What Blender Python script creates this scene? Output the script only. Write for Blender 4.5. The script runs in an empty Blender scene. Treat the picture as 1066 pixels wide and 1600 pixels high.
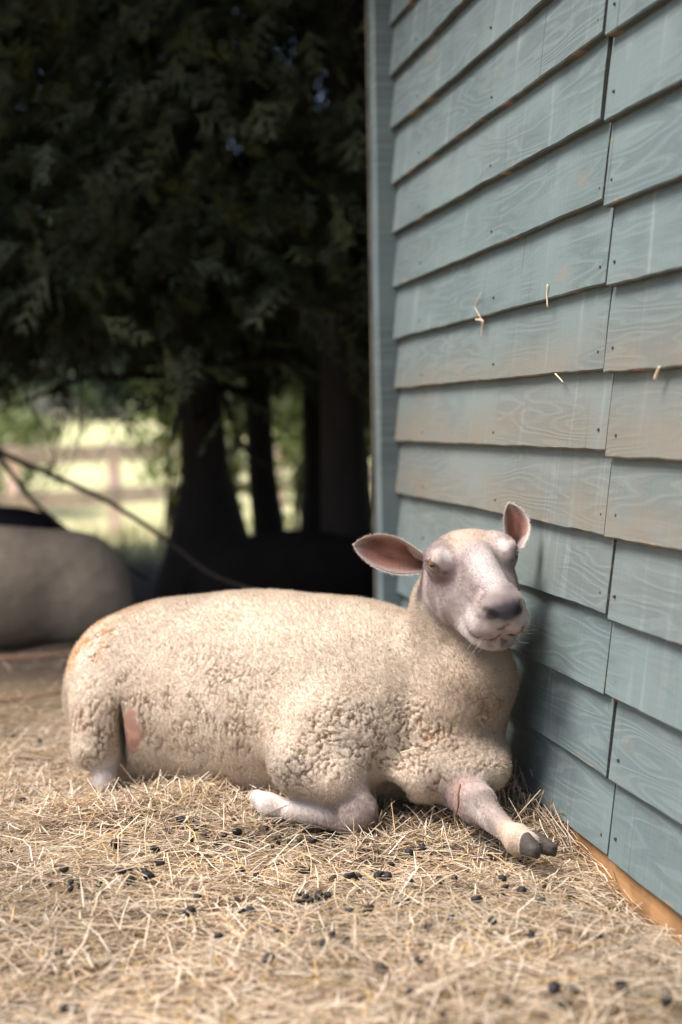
import bpy, math, random
import numpy as np
from mathutils import Vector, Matrix

R = math.radians
EWE_H, N_WOOL, N_HAIR = 0.0032, 260000, 80000
random.seed(7)
rng = np.random.default_rng(7)
scene = bpy.context.scene
COL = scene.collection

# ------------------------------------------------------------------ camera
PITCH, ROLL, EYE, FPX = R(3.66), R(0.95), 0.78, 2221.0
cam_data = bpy.data.cameras.new('camera')
cam = bpy.data.objects.new('camera', cam_data)
COL.objects.link(cam)
CAMR = Matrix.Rotation(R(90) - PITCH, 3, 'X') @ Matrix.Rotation(-ROLL, 3, 'Z')
cam.matrix_world = Matrix.Translation((0, 0, EYE)) @ CAMR.to_4x4()
cam_data.sensor_fit = 'HORIZONTAL'
cam_data.sensor_width = 24.0
cam_data.lens = 50.0
cam_data.clip_start = 0.05
cam_data.clip_end = 600.0
cam_data.dof.use_dof = True
cam_data.dof.focus_distance = 2.58
cam_data.dof.aperture_fstop = 1.9
scene.camera = cam
scene.render.resolution_x, scene.render.resolution_y = 682, 1024

# ------------------------------------------------------------------ sky, sun, exposure
SUN_DIR = Vector((-0.58, -0.18, 1.0)).normalized()      # towards the veiled sun: high on the left
sun_el = math.asin(SUN_DIR.z)
sun_az = math.atan2(SUN_DIR.x, SUN_DIR.y)
world = bpy.data.worlds.new('World')
scene.world = world
world.use_nodes = True
wn = world.node_tree
bg = wn.nodes['Background']
sky = wn.nodes.new('ShaderNodeTexSky')
sky.sky_type = 'NISHITA'
sky.sun_disc = False
sky.sun_elevation = sun_el
sky.sun_rotation = sun_az
sky.air_density = 1.0
sky.dust_density = 3.0
sky.ozone_density = 1.0
wn.links.new(sky.outputs[0], bg.inputs[0])
bg.inputs[1].default_value = 0.05
sun_data = bpy.data.lights.new('sun', 'SUN')
sun_data.energy = 1.5
sun_data.angle = R(28)
sun_data.color = (1.0, 0.955, 0.90)
sun = bpy.data.objects.new('sun', sun_data)
COL.objects.link(sun)
sun.rotation_euler = SUN_DIR.to_track_quat('Z', 'Y').to_euler()
vs = scene.view_settings
vs.view_transform = 'Standard'
vs.look = 'None'
vs.gamma = 1.0
vs.use_curve_mapping = False
vs.exposure = 2.12
vs.use_white_balance = True
vs.white_balance_temperature = 6500
vs.white_balance_tint = 14

# ------------------------------------------------------------------ helpers
CR = np.array(CAMR)
def P(u, v, y):
    """photograph pixel + distance -> point in the place"""
    d = CR @ np.array([(u - 533.0) / FPX, (800.0 - v) / FPX, -1.0])
    return np.array([0, 0, EYE]) + d * (y / d[1])
def G(u, v, z=0.0):
    """photograph pixel on the plane at height z"""
    d = CR @ np.array([(u - 533.0) / FPX, (800.0 - v) / FPX, -1.0])
    return np.array([0, 0, EYE]) + d * ((z - EYE) / d[2])

def tag(o, label=None, cat=None, group=None, kind=None):
    if label: o['label'] = label
    if cat: o['category'] = cat
    if group: o['group'] = group
    if kind: o['kind'] = kind
    return o
def link(o, parent=None):
    COL.objects.link(o)
    if parent is not None: o.parent = parent
    return o
def empty(name, loc=(0, 0, 0), rz=0.0):
    o = bpy.data.objects.new(name, None)
    o.location = loc
    o.rotation_euler = (0, 0, rz)
    o.empty_display_size = 0.05
    return link(o)
def np_mesh(name, V, F, smooth=False):
    """V (n,3); F (m,3) or (m,4) index array"""
    V = np.ascontiguousarray(V, dtype=np.float32)
    F = np.ascontiguousarray(F, dtype=np.int32)
    me = bpy.data.meshes.new(name)
    k = F.shape[1]
    me.vertices.add(len(V)); me.vertices.foreach_set('co', V.ravel())
    me.loops.add(F.size); me.loops.foreach_set('vertex_index', F.ravel())
    me.polygons.add(len(F))
    me.polygons.foreach_set('loop_start', np.arange(0, F.size, k, dtype=np.int32))
    if smooth:
        me.polygons.foreach_set('use_smooth', np.ones(len(F), dtype=bool))
    me.update(calc_edges=True)
    me.validate()
    return me
def add_obj(name, me, mat, parent=None):
    o = bpy.data.objects.new(name, me)
    if mat is not None and len(me.materials) == 0: me.materials.append(mat)
    return link(o, parent)
def set_col(me, name, C):
    a = me.color_attributes.new(name, 'FLOAT_COLOR', 'POINT')
    C4 = np.ones((len(C), 4), dtype=np.float32); C4[:, :3] = C
    a.data.foreach_set('color', C4.ravel())
def box_vf(lo, hi):
    x0, y0, z0 = lo; x1, y1, z1 = hi
    V = np.array([(x0,y0,z0),(x1,y0,z0),(x1,y1,z0),(x0,y1,z0),(x0,y0,z1),(x1,y0,z1),(x1,y1,z1),(x0,y1,z1)], float)
    F = np.array([(0,3,2,1),(4,5,6,7),(0,1,5,4),(1,2,6,5),(2,3,7,6),(3,0,4,7)])
    return V, F
def tube_vf(pts, rad, sides=8, cap=True):
    """tapered bent tube through pts"""
    pts = np.asarray(pts, float); n = len(pts)
    rad = np.broadcast_to(np.asarray(rad, float), (n,))
    T = np.gradient(pts, axis=0); T /= np.linalg.norm(T, axis=1)[:, None] + 1e-9
    up = np.array([0, 0, 1.0]) if abs(T[0][2]) < 0.9 else np.array([1.0, 0, 0])
    V = []; A = np.cross(T[0], up); A /= np.linalg.norm(A)
    for i in range(n):
        A = A - T[i] * A.dot(T[i]); A /= np.linalg.norm(A); B = np.cross(T[i], A)
        for k in range(sides):
            a = 2 * math.pi * k / sides
            V.append(pts[i] + rad[i] * (math.cos(a) * A + math.sin(a) * B))
    F = []
    for i in range(n - 1):
        for k in range(sides):
            k2 = (k + 1) % sides
            F.append((i*sides+k, i*sides+k2, (i+1)*sides+k2, (i+1)*sides+k))
    if cap:
        b = len(V); V.append(pts[0]); V.append(pts[-1])
        for k in range(sides):
            k2 = (k + 1) % sides
            F.append((b, k2, k, k)); F.append((b+1, (n-1)*sides+k, (n-1)*sides+k2, (n-1)*sides+k2))
    return np.array(V), F
def py_mesh(name, V, F, smooth=True):
    me = bpy.data.meshes.new(name)
    me.from_pydata([tuple(v) for v in V], [], [tuple(dict.fromkeys(f)) for f in F])
    if smooth:
        me.polygons.foreach_set('use_smooth', np.ones(len(me.polygons), dtype=bool))
    me.update()
    return me

# ---- value noise / cell noise in numpy
def _hash(ix, iy, iz, s=0):
    u = np.uint32
    h = ix.astype(u) * u(374761393) + iy.astype(u) * u(668265263) + iz.astype(u) * u(2147483647) + u((s * 974634777) & 0xffffffff)
    h = (h ^ (h >> u(13))) * u(1274126177)
    h = (h ^ (h >> u(16))) * u(2246822519)
    return ((h ^ (h >> u(15))) & u(0xffffff)).astype(np.float32) * np.float32(1 / 16777215.0)
def vnoise(p, s=0):
    """smooth value noise 0..1"""
    p = p.astype(np.float32); i = np.floor(p); f = p - i; f = f * f * (3 - 2 * f)
    i = np.ascontiguousarray(i.T.astype(np.int32)).T; r = 0
    for dx in (0, 1):
        for dy in (0, 1):
            for dz in (0, 1):
                w = (f[:, 0] if dx else 1 - f[:, 0]) * (f[:, 1] if dy else 1 - f[:, 1]) * (f[:, 2] if dz else 1 - f[:, 2])
                r = r + w * _hash(i[:, 0] + dx, i[:, 1] + dy, i[:, 2] + dz, s)
    return r
def fbm(p, s=0, o=3):
    r = 0; a = 0.5; t = 0
    for k in range(o):
        r = r + a * vnoise(p * (2 ** k), s + k); t += a; a *= 0.5
    return r / t
def cell_edge(p, s=0):
    """F2-F1 of a jittered cell pattern and F1"""
    p = p.astype(np.float32); i = np.floor(p).astype(np.int32)
    f1 = np.full(len(p), 9.0, np.float32); f2 = f1.copy()
    for dx in (-1, 0, 1):
        for dy in (-1, 0, 1):
            for dz in (-1, 0, 1):
                cx, cy, cz = i[:, 0] + dx, i[:, 1] + dy, i[:, 2] + dz
                q = np.stack([cx + _hash(cx, cy, cz, s), cy + _hash(cx, cy, cz, s + 11), cz + _hash(cx, cy, cz, s + 23)], 1)
                d = np.sqrt(((p - q) ** 2).sum(1))
                n1 = np.minimum(f1, d); f2 = np.minimum(np.maximum(f1, d), f2); f1 = n1
    return f2 - f1, f1
def sstep(a, b, x):
    t = np.clip((x - a) / (b - a), 0, 1); return t * t * (3 - 2 * t)

# ---- shader helpers
class NT:
    def __init__(s, name):
        s.m = bpy.data.materials.new(name); s.m.use_nodes = True
        s.t = s.m.node_tree; s.b = s.t.nodes['Principled BSDF']
        s.b.inputs['Roughness'].default_value = 0.8
        s.b.inputs['Specular IOR Level'].default_value = 0.25
    def n(s, kind, **kw):
        nd = s.t.nodes.new('ShaderNode' + kind)
        for k, v in kw.items(): setattr(nd, k, v)
        return nd
    def put(s, sock, v):
        if v is None: return
        if hasattr(v, 'is_linked') or isinstance(v, bpy.types.NodeSocket): s.t.links.new(v, sock)
        elif isinstance(v, (tuple, list)):
            sock.default_value = tuple(v) if len(v) == len(sock.default_value) else tuple(v) + (1.0,)
        else: sock.default_value = v
    def math(s, op, a, b=None, c=None, clamp=False):
        nd = s.n('Math', operation=op, use_clamp=clamp)
        s.put(nd.inputs[0], a); s.put(nd.inputs[1], b); s.put(nd.inputs[2], c)
        return nd.outputs[0]
    def mix(s, f, a, b, mode='MIX'):
        nd = s.n('Mix', data_type='RGBA', blend_type=mode)
        s.put(nd.inputs[0], f); s.put(nd.inputs[6], a); s.put(nd.inputs[7], b)
        return nd.outputs[2]
    def noise(s, vec, scale=5, detail=3, rough=0.5, dist=0.0):
        nd = s.n('TexNoise'); s.put(nd.inputs['Vector'], vec)
        nd.inputs['Scale'].default_value = scale; nd.inputs['Detail'].default_value = detail
        nd.inputs['Roughness'].default_value = rough; nd.inputs['Distortion'].default_value = dist
        return nd.outputs[0]
    def mapping(s, vec, scale=(1, 1, 1), loc=(0, 0, 0)):
        nd = s.n('Mapping'); s.put(nd.inputs[0], vec); nd.inputs[3].default_value = scale; s.put(nd.inputs[1], loc)
        return nd.outputs[0]
    def ramp(s, f, a, b):
        nd = s.n('MapRange', interpolation_type='SMOOTHSTEP'); s.put(nd.inputs[0], f)
        nd.inputs[1].default_value = a; nd.inputs[2].default_value = b
        return nd.outputs[0]
    def bump(s, h, strength=0.5, dist=0.01, normal=None):
        nd = s.n('Bump'); s.put(nd.inputs['Height'], h)
        nd.inputs['Strength'].default_value = strength; nd.inputs['Distance'].default_value = dist
        if normal is not None: s.put(nd.inputs['Normal'], normal)
        return nd.outputs[0]
    def base(s, c): s.put(s.b.inputs['Base Color'], c)
    def rough(s, c): s.put(s.b.inputs['Roughness'], c)
    def nrm(s, c): s.put(s.b.inputs['Normal'], c)
    def attr(s, name, out='Color'):
        nd = s.n('Attribute'); nd.attribute_name = name; return nd.outputs[out]
    def obj(s): return s.n('TexCoord').outputs['Object']
    def rand(s): return s.n('ObjectInfo').outputs['Random']
    def pos(s): return s.n('NewGeometry').outputs['Position']
    def sep(s, v):
        nd = s.n('SeparateXYZ'); s.put(nd.inputs[0], v); return nd.outputs
    def comb(s, x, y, z):
        nd = s.n('CombineXYZ'); s.put(nd.inputs[0], x); s.put(nd.inputs[1], y); s.put(nd.inputs[2], z); return nd.outputs[0]
# ------------------------------------------------------------------ ground
WALL_A = math.atan2(453.0, FPX)                     # the shed wall runs away at this angle to the view
WD = np.array([-math.sin(WALL_A), math.cos(WALL_A), 0.0])     # along the wall, away from the camera
WN = np.array([-math.cos(WALL_A), -math.sin(WALL_A), 0.0])    # outward
W0 = np.array([0.365, 2.93, 0.0])                   # a point of the wall foot beside the ewe
def wall_dist(x, y): return (x - W0[0]) * WN[0] + (y - W0[1]) * WN[1]

def ground_z(x, y):
    p = np.stack([x, y, np.zeros_like(x)], 1)
    near = 1 - sstep(5.0, 8.0, y)
    z = near * ((vnoise(p * 2.2, 3) - 0.5) * 0.05 + (vnoise(p * 7.0, 5) - 0.5) * 0.025)
    # straw heaped in front of the belly
    c = P(290, 1235, 2.86)
    z = z + 0.014 * np.exp(-(((x - c[0]) / 0.26) ** 2 + ((y - c[1]) / 0.16) ** 2))
    c = P(600, 1290, 2.60)
    z = z - 0.034 * np.exp(-(((x - c[0]) / 0.34) ** 4 + ((y - c[1]) / 0.22) ** 4)) - 0.012 * near
    z = z - 0.042 * np.exp(-((wall_dist(x, y)) / 0.11) ** 2) * near * sstep(-0.1, 0.25, 2.62 - y)
    c = P(165, 1215, 2.95)
    z = z - 0.030 * np.exp(-(((x - c[0]) / 0.14) ** 2 + ((y - c[1] + 0.06) / 0.13) ** 2))
    z = z - 0.42 * sstep(9.0, 14.0, y) + 0.055 * (np.clip(y, 16, 46) - 16)
    return z
def axis(lo, hi, step0, grow, c):
    a = [c]; s = step0
    while a[-1] < hi: a.append(a[-1] + s); s = s if a[-1] - c < 2.5 else s * grow
    b = [c]; s = step0
    while b[-1] > lo: b.append(b[-1] - s); s = s if c - b[-1] < 2.5 else s * grow
    return np.array(sorted(set(a + b)))
gx = axis(-260, 260, 0.045, 1.18, 0.0)
gy = axis(-60, 400, 0.045, 1.15, 2.4)
GX, GY = np.meshgrid(gx, gy)
V = np.stack([GX.ravel(), GY.ravel(), ground_z(GX.ravel(), GY.ravel())], 1)
nx, ny = len(gx), len(gy)
I = np.arange(nx * ny).reshape(ny, nx)
F = np.stack([I[:-1, :-1].ravel(), I[:-1, 1:].ravel(), I[1:, 1:].ravel(), I[1:, :-1].ravel()], 1)
m = NT('ground_straw_soil_field')
pos = m.pos(); sx, sy, sz = m.sep(pos)
wob = m.noise(pos, 1.7, 4, 0.6)
yy = m.math('ADD', sy, m.math('MULTIPLY', m.math('SUBTRACT', wob, 0.5), 1.6))
str_n = m.noise(m.mapping(pos, (60, 90, 10)), 1.0, 4, 0.6, 1.5)
straw_c = m.mix(str_n, (0.10, 0.07, 0.04), (0.34, 0.25, 0.15))
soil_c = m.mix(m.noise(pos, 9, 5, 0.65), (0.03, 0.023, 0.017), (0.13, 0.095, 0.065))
fld_c = m.mix(m.noise(pos, 0.35, 4, 0.6), (0.38, 0.41, 0.17), (0.66, 0.60, 0.36))
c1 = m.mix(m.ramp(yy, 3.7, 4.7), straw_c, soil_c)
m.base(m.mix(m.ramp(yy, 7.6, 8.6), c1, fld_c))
m.rough(0.95)
m.nrm(m.bump(m.math('ADD', str_n, m.noise(pos, 40, 3)), 0.7, 0.01))
gme = np_mesh('ground', V, F, True)
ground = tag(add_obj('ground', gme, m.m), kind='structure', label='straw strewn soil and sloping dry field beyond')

# ------------------------------------------------------------------ shed
PITCH_B = 0.139                                     # board exposure
Z_BASE = 0.025
shed = empty('shed', (float(W0[0]), float(W0[1]), 0.0), math.atan2(WD[1], WD[0]))
tag(shed, 'timber shed clad in overlapping pale blue green painted boards', 'shed')
# local frame: +x along the wall away from the camera, +y outward (towards the ewe), z up
def wl(u):                                          # picture column on the wall -> local x
    y = FPX * PITCH_B / (78 + 0.1424 * (u - 620))
    return (y - W0[1]) / WD[1]
X_END = wl(632)                                     # far corner
X_J1 = wl(972)                                      # stud where all courses meet
X_NEAR = -4.6

def paint_material(name, dirt=1.0, sawn=0.85):
    m = NT(name)
    o = m.obj(); rnd = m.math('MULTIPLY', m.rand(), 57.0)
    ox, oy, oz = m.sep(o)
    off = m.comb(rnd, m.math('MULTIPLY', rnd, 1.7), 0.0)
    def q(sxx, szz, k=0.0):
        return m.comb(m.math('MULTIPLY_ADD', ox, sxx, m.math('ADD', rnd, k)), m.math('MULTIPLY', rnd, 0.37), m.math('MULTIPLY_ADD', oz, szz, m.math('MULTIPLY', rnd, 1.3)))
    n = m.noise(q(1.7, 14.0), 1.0, 2.0, 0.45, 0.15)               # slow field whose contour lines are the cathedral grain
    ring = m.math('SINE', m.math('MULTIPLY', n, 85.0))
    ring = m.math('MULTIPLY_ADD', ring, 0.5, 0.5)
    ring = m.math('POWER', ring, 2.0)
    cover = m.ramp(m.noise(q(3.0, 5.0, 9.0), 1.0, 3, 0.5), 0.34, 0.58)     # grain shows strongly only in places
    saw = m.noise(q(140.0, 6.0, 3.0), 1.0, 3, 0.6)               # saw marks running across the board
    drag = m.ramp(m.noise(q(26.0, 2.4, 17.0), 1.0, 3, 0.55, 0.5), 0.55, 0.80)      # thicker vertical drags of paint
    fine = m.noise(q(12.0, 160.0, 5.0), 1.0, 4, 0.6)
    tone = m.noise(q(1.1, 2.5, 31.0), 1.0, 4, 0.6)
    c = m.mix(tone, (0.112, 0.158, 0.158), (0.184, 0.230, 0.222))
    c = m.mix(m.math('MULTIPLY', drag, 0.45), c, (0.32, 0.365, 0.36))
    dk = m.math('MULTIPLY', m.math('MULTIPLY', m.math('SUBTRACT', 1.0, ring), cover), 0.40)
    c = m.mix(dk, c, (0.070, 0.098, 0.100))
    c = m.mix(m.math('MULTIPLY', m.ramp(fine, 0.56, 0.75), 0.30), c, (0.075, 0.105, 0.108))
    ring2 = m.math('POWER', m.math('MULTIPLY_ADD', m.math('SINE', m.math('MULTIPLY', n, 310.0)), 0.5, 0.5), 3.0)
    c = m.mix(m.math('MULTIPLY', m.math('MULTIPLY', ring2, cover), 0.22), c, (0.065, 0.09, 0.092))
    split = m.ramp(m.noise(q(60.0, 1.6, 23.0), 1.0, 2, 0.5, 0.6), 0.70, 0.735)
    c = m.mix(m.math('MULTIPLY', split, 0.55), c, (0.05, 0.065, 0.065))
    # grease and dirt rubbed on by the animals, at their height
    wx, wy, wz = m.sep(m.pos())
    band = m.math('MULTIPLY', m.ramp(wz, 0.40, 0.62), m.math('SUBTRACT', 1.0, m.ramp(wz, 0.80, 1.05)))
    dn = m.ramp(m.noise(q(4.0, 7.0, 41.0), 1.0, 4, 0.65), 0.28, 0.66)
    lowb = m.math('SUBTRACT', 1.0, m.ramp(oz, 0.02, 0.11))
    dirtf = m.math('MULTIPLY', m.math('MULTIPLY', band, m.math('MULTIPLY_ADD', lowb, 0.55, 0.35)), m.math('MULTIPLY_ADD', dn, 0.6, 0.4))
    c = m.mix(m.math('MULTIPLY', dirtf, 0.80 * dirt), c, (0.20, 0.162, 0.115))
    # general faint brown blotches
    bl = m.ramp(m.noise(q(5.0, 16.0, 61.0), 1.0, 4, 0.6), 0.60, 0.78)
    c = m.mix(m.math('MULTIPLY', bl, 0.42), c, (0.24, 0.185, 0.13))
    # raw orange wood where the lower arris has worn
    edge = m.math('SUBTRACT', 1.0, m.ramp(oz, -0.002, 0.012))
    worn = m.math('MULTIPLY', edge, m.ramp(m.noise(q(7.0, 30.0, 77.0), 1.0, 4, 0.7), 0.58, 0.68))
    c = m.mix(m.math('MULTIPLY', worn, 0.8), c, (0.42, 0.22, 0.09))
    # black mould specks
    mp = m.noise(q(170.0, 260.0, 87.0), 1.0, 2, 0.6)
    mk = m.math('MULTIPLY', m.ramp(mp, 0.66, 0.74), m.ramp(m.noise(q(5.0, 9.0, 97.0), 1.0, 3, 0.6), 0.56, 0.70))
    c = m.mix(m.math('MULTIPLY', mk, 0.7), c, (0.04, 0.055, 0.055))
    # the sawn underside and ends were never painted
    nx_, ny_, nz_ = m.sep(m.n('TexCoord').outputs['Normal'])
    raw = m.math('MAXIMUM', m.ramp(nz_, -0.45, -0.8), m.ramp(m.math('ABSOLUTE', nx_), 0.6, 0.9))
    rawc = m.mix(m.ramp(m.noise(q(9.0, 25.0, 13.0), 1.0, 4, 0.6), 0.56, 0.70), (0.060, 0.058, 0.052), (0.40, 0.21, 0.09))
    c = m.mix(m.math('MULTIPLY', raw, sawn), c, rawc)
    m.base(c)
    m.rough(m.math('MULTIPLY_ADD', tone, 0.25, 0.50))
    m.b.inputs['Specular IOR Level'].default_value = 0.3
    h = m.math('MULTIPLY', m.math('MULTIPLY', ring, cover), 0.32)
    h = m.math('ADD', h, m.math('MULTIPLY', saw, 0.7))
    h = m.math('ADD', h, m.math('MULTIPLY', drag, 0.8))
    h = m.math('ADD', h, m.math('MULTIPLY', fine, 0.6))
    m.nrm(m.bump(h, 0.40, 0.0026))
    return m.m
PAINT = paint_material('blue_green_board_paint')
PAINT_POST = paint_material('blue_post_paint', 0.35, 0.0)
def raw_wood(name, a, b):
    m = NT(name)
    o = m.obj()
    g = m.noise(m.mapping(o, (4, 60, 70)), 1.0, 4, 0.6, 0.6)
    c = m.mix(g, a, b)
    c = m.mix(m.math('MULTIPLY', m.ramp(m.noise(o, 6.0, 4, 0.65), 0.45, 0.62), 0.6), c, (a[0] * 0.45, a[1] * 0.5, a[2] * 0.6))
    c = m.mix(m.math('MULTIPLY', m.ramp(m.noise(m.mapping(o, (60, 4, 6)), 1.0, 3, 0.6), 0.62, 0.72), 0.7), c, (0.10, 0.06, 0.03))
    m.base(c); m.rough(0.85); m.nrm(m.bump(g, 0.5, 0.004))
    return m.m
RAW = raw_wood('raw_sill_wood', (0.30, 0.155, 0.06), (0.50, 0.29, 0.13))
TRIM = raw_wood('weathered_trim_wood', (0.09, 0.085, 0.07), (0.17, 0.15, 0.12))
RAWDARK = raw_wood('raw_rafter_wood', (0.18, 0.12, 0.07), (0.30, 0.21, 0.13))

def board_mesh(L, seed, h=0.165, thick=0.023):
    """feather edged board: rough lower edge, slight bow, local x 0..L, y outward, z 0..h"""
    nseg = max(6, int(L / 0.03))
    r = np.random.default_rng(seed)
    xs = np.linspace(0, L, nseg + 1)
    q = np.stack([xs * 9, np.full_like(xs, seed * 3.1), np.zeros_like(xs)], 1)
    q2 = np.stack([xs * 45, np.full_like(xs, seed * 5.3), np.zeros_like(xs)], 1)
    rough = (vnoise(q, 2) - 0.5) * 0.0025 + (vnoise(q2, 4) - 0.5) * 0.0020
    bow = (r.random() - 0.5) * 0.005 * np.sin(np.pi * xs / L) + (r.random() - 0.5) * 0.006 * (xs / L - 0.5) * 2
    kick = 0.004 * r.random() * np.exp(-xs / 0.08) + 0.004 * r.random() * np.exp(-(L - xs) / 0.08)
    prof = [(0.001, 0.000), (thick - 0.0025, 0.000), (thick, 0.003), (0.5 * thick + 0.004, h * 0.5), (0.007, h), (0.0005, h)]
    V = []
    for i, x in enumerate(xs):
        for j, (y, z) in enumerate(prof):
            zz = z + bow[i] + (rough[i] if z < 0.02 else 0.0)
            yy = y + (kick[i] if y > 0.004 else 0) + (0.0012 * (vnoise(np.array([[x * 14, j, seed]]), 8)[0] - 0.5) if j in (2, 3) else 0)
            V.append((x, yy, zz))
    k = len(prof); F = []
    for i in range(nseg):
        for j in range(k):
            a, b = i * k + j, i * k + (j + 1) % k
            F.append((a, b, b + k, a + k))
    F.append(tuple(range(k))[::-1]); F.append(tuple(nseg * k + j for j in range(k)))
    me = bpy.data.meshes.new('board')
    me.from_pydata(V, [], F); me.update()
    return me
N_COURSE = 17
tilt = math.atan2(0.0115, PITCH_B)
bs = 0
for c in range(N_COURSE):
    z0 = Z_BASE + c * PITCH_B
    jit = random.uniform(-0.008, 0.008)
    j1 = X_J1 + jit
    gp = random.uniform(0.001, 0.0035) + (0.003 if c > 7 else 0)
    spans = [(j1 + gp, X_END), (j1 - 1.78, j1 - gp), (X_NEAR, j1 - 1.785)]
    for k, (a, b) in enumerate(spans):
        bs += 1
        if k == 2 and c > 0: me = near_me
        else: me = board_mesh(b - a, bs)
        if k == 2: near_me = me
        o = add_obj('board', me, PAINT, shed)
        dz = random.uniform(-0.003, 0.003) if k != 1 else -0.006 + random.uniform(-0.004, 0.004)
        o.location = (a, 0.0, z0 + dz)
        # top leans back behind the next board
        o.rotation_euler = (tilt * 0.35 + random.uniform(-0.006, 0.006), 0, 0)
# nail heads beside the joints
nm = NT('nail_rust'); nm.base((0.05, 0.045, 0.042)); nm.rough(0.7)
nv, nf = tube_vf([(0, -0.004, 0), (0, 0.0008, 0), (0, 0.0014, 0)], [0.0028, 0.0028, 0.0018], 8)
nail_me = py_mesh('nail', nv, nf, False); nail_me.materials.append(nm.m)
for c in range(13):
    z0 = Z_BASE + c * PITCH_B + 0.032
    for dx in (0.03, 0.62, 1.22, -0.035, -0.62):
        o = bpy.data.objects.new('nail', nail_me); link(o, shed)
        o.location = (X_J1 + dx + random.uniform(-0.008, 0.008), 0.0208, z0 + random.uniform(-0.006, 0.006))
# core wall behind the boards
V, F = box_vf((X_NEAR, -0.10, -0.05), (X_END + 0.05, -0.0075, 2.42))
add_obj('wall_core', py_mesh('wall_core', V, F, False), RAWDARK, shed)
# sill timber showing under the lowest board
V, F = box_vf((X_NEAR, -0.0075, -0.12), (X_END + 0.03, 0.010, 0.045))
add_obj('sill', py_mesh('sill', V, F, False), RAW, shed)
# corner post standing proud at the far end; the boards butt against it
def rough_post(lo, hi, seed):
    zs = np.linspace(lo[2], hi[2], 40); V = []; F = []
    c = [(lo[0], lo[1]), (lo[0], hi[1] - .004), (lo[0] + .004, hi[1]), (hi[0], hi[1]), (hi[0], lo[1])]
    for i, z in enumerate(zs):
        w = (vnoise(np.array([[z * 6, seed, 0]]), 3)[0] - .5) * .004
        for (x, y) in c: V.append((x, y + w, z))
    k = len(c)
    for i in range(len(zs) - 1):
        for j in range(k):
            a, b = i * k + j, i * k + (j + 1) % k
            F.append((a, a + k, b + k, b))
    F.append(tuple(range(k))); F.append(tuple((len(zs) - 1) * k + j for j in range(k))[::-1])
    return py_mesh('corner_post', V, F, False)
add_obj('corner_post', rough_post((X_END + 0.002, -0.06, -0.06), (X_END + 0.058, 0.066, 2.42), 4), PAINT_POST, shed)
V, F = box_vf((X_END + 0.0595, -0.06, -0.06), (X_END + 0.075, 0.071, 2.42))
add_obj('corner_trim', py_mesh('corner_trim', V, F, False), TRIM, shed)
# rest of the building, out of the picture: end walls, back wall, roof
DEPTH = 3.2
for nm, lo, hi in (('end_wall', (X_END - 0.02, -DEPTH, -0.05), (X_END + 0.05, -0.101, 2.42)),
                   ('end_wall', (X_NEAR, -DEPTH, -0.05), (X_NEAR + 0.08, -0.101, 2.42)),
                   ('back_wall', (X_NEAR, -DEPTH - 0.09, -0.05), (X_END + 0.05, -DEPTH - 0.001, 2.42))):
    V, F = box_vf(lo, hi); add_obj(nm, py_mesh(nm, V, F, False), PAINT, shed)
rm = NT('roof_felt'); rm.base(rm.mix(rm.noise(rm.obj(), 30, 4), (0.04, 0.04, 0.042), (0.08, 0.08, 0.08))); rm.rough(0.9)
xa, xb = X_NEAR - 0.1, X_END + 0.14
for sgn in (0, 1):
    y0, y1 = (0.42, -DEPTH / 2) if sgn == 0 else (-DEPTH - 0.2, -DEPTH / 2)  # unseen front eave made deep so that it shades the upper boards
    V = [(xa, y0, 2.40), (xb, y0, 2.40), (xb, y1, 3.15), (xa, y1, 3.15), (xa, y0, 2.46), (xb, y0, 2.46), (xb, y1, 3.21), (xa, y1, 3.21)]
    F = [(0,3,2,1),(4,5,6,7),(0,1,5,4),(1,2,6,5),(2,3,7,6),(3,0,4,7)]
    add_obj('roof', py_mesh('roof', V, F, False), rm.m, shed)
V = [(X_END + 0.04, 0.0, 2.42), (X_END + 0.04, -DEPTH, 2.42), (X_END + 0.04, -DEPTH / 2, 3.14), (X_END + 0.0, 0.0, 2.42), (X_END + 0.0, -DEPTH, 2.42), (X_END + 0.0, -DEPTH / 2, 3.14)]
add_obj('gable', py_mesh('gable', V, [(0,1,2),(5,4,3),(0,3,4,1),(1,4,5,2),(2,5,3,0)], False), PAINT, shed)
# ------------------------------------------------------------------ animals: signed distance modelling
def unit(v): v = np.asarray(v, float); return v / np.linalg.norm(v)
def s_min(a, b, k):
    h = np.clip(0.5 + 0.5 * (b - a) / k, 0, 1)
    return b + (a - b) * h - k * h * (1 - h)
def s_max(a, b, k): return -s_min(-a, -b, k)
def d_ell(p, c, r, M=None):
    q = p - c
    if M is not None: q = q @ np.asarray(M).T
    r = np.asarray(r, float)
    k0 = np.linalg.norm(q / r, axis=1); k1 = np.linalg.norm(q / (r * r), axis=1) + 1e-9
    return k0 * (k0 - 1.0) / k1
def d_cone(p, a, b, ra, rb):
    ba = b - a; l2 = ba.dot(ba)
    t = np.clip(((p - a) @ ba) / l2, 0, 1)
    return np.linalg.norm(p - a - t[:, None] * ba, axis=1) - (ra + (rb - ra) * t)

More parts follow.
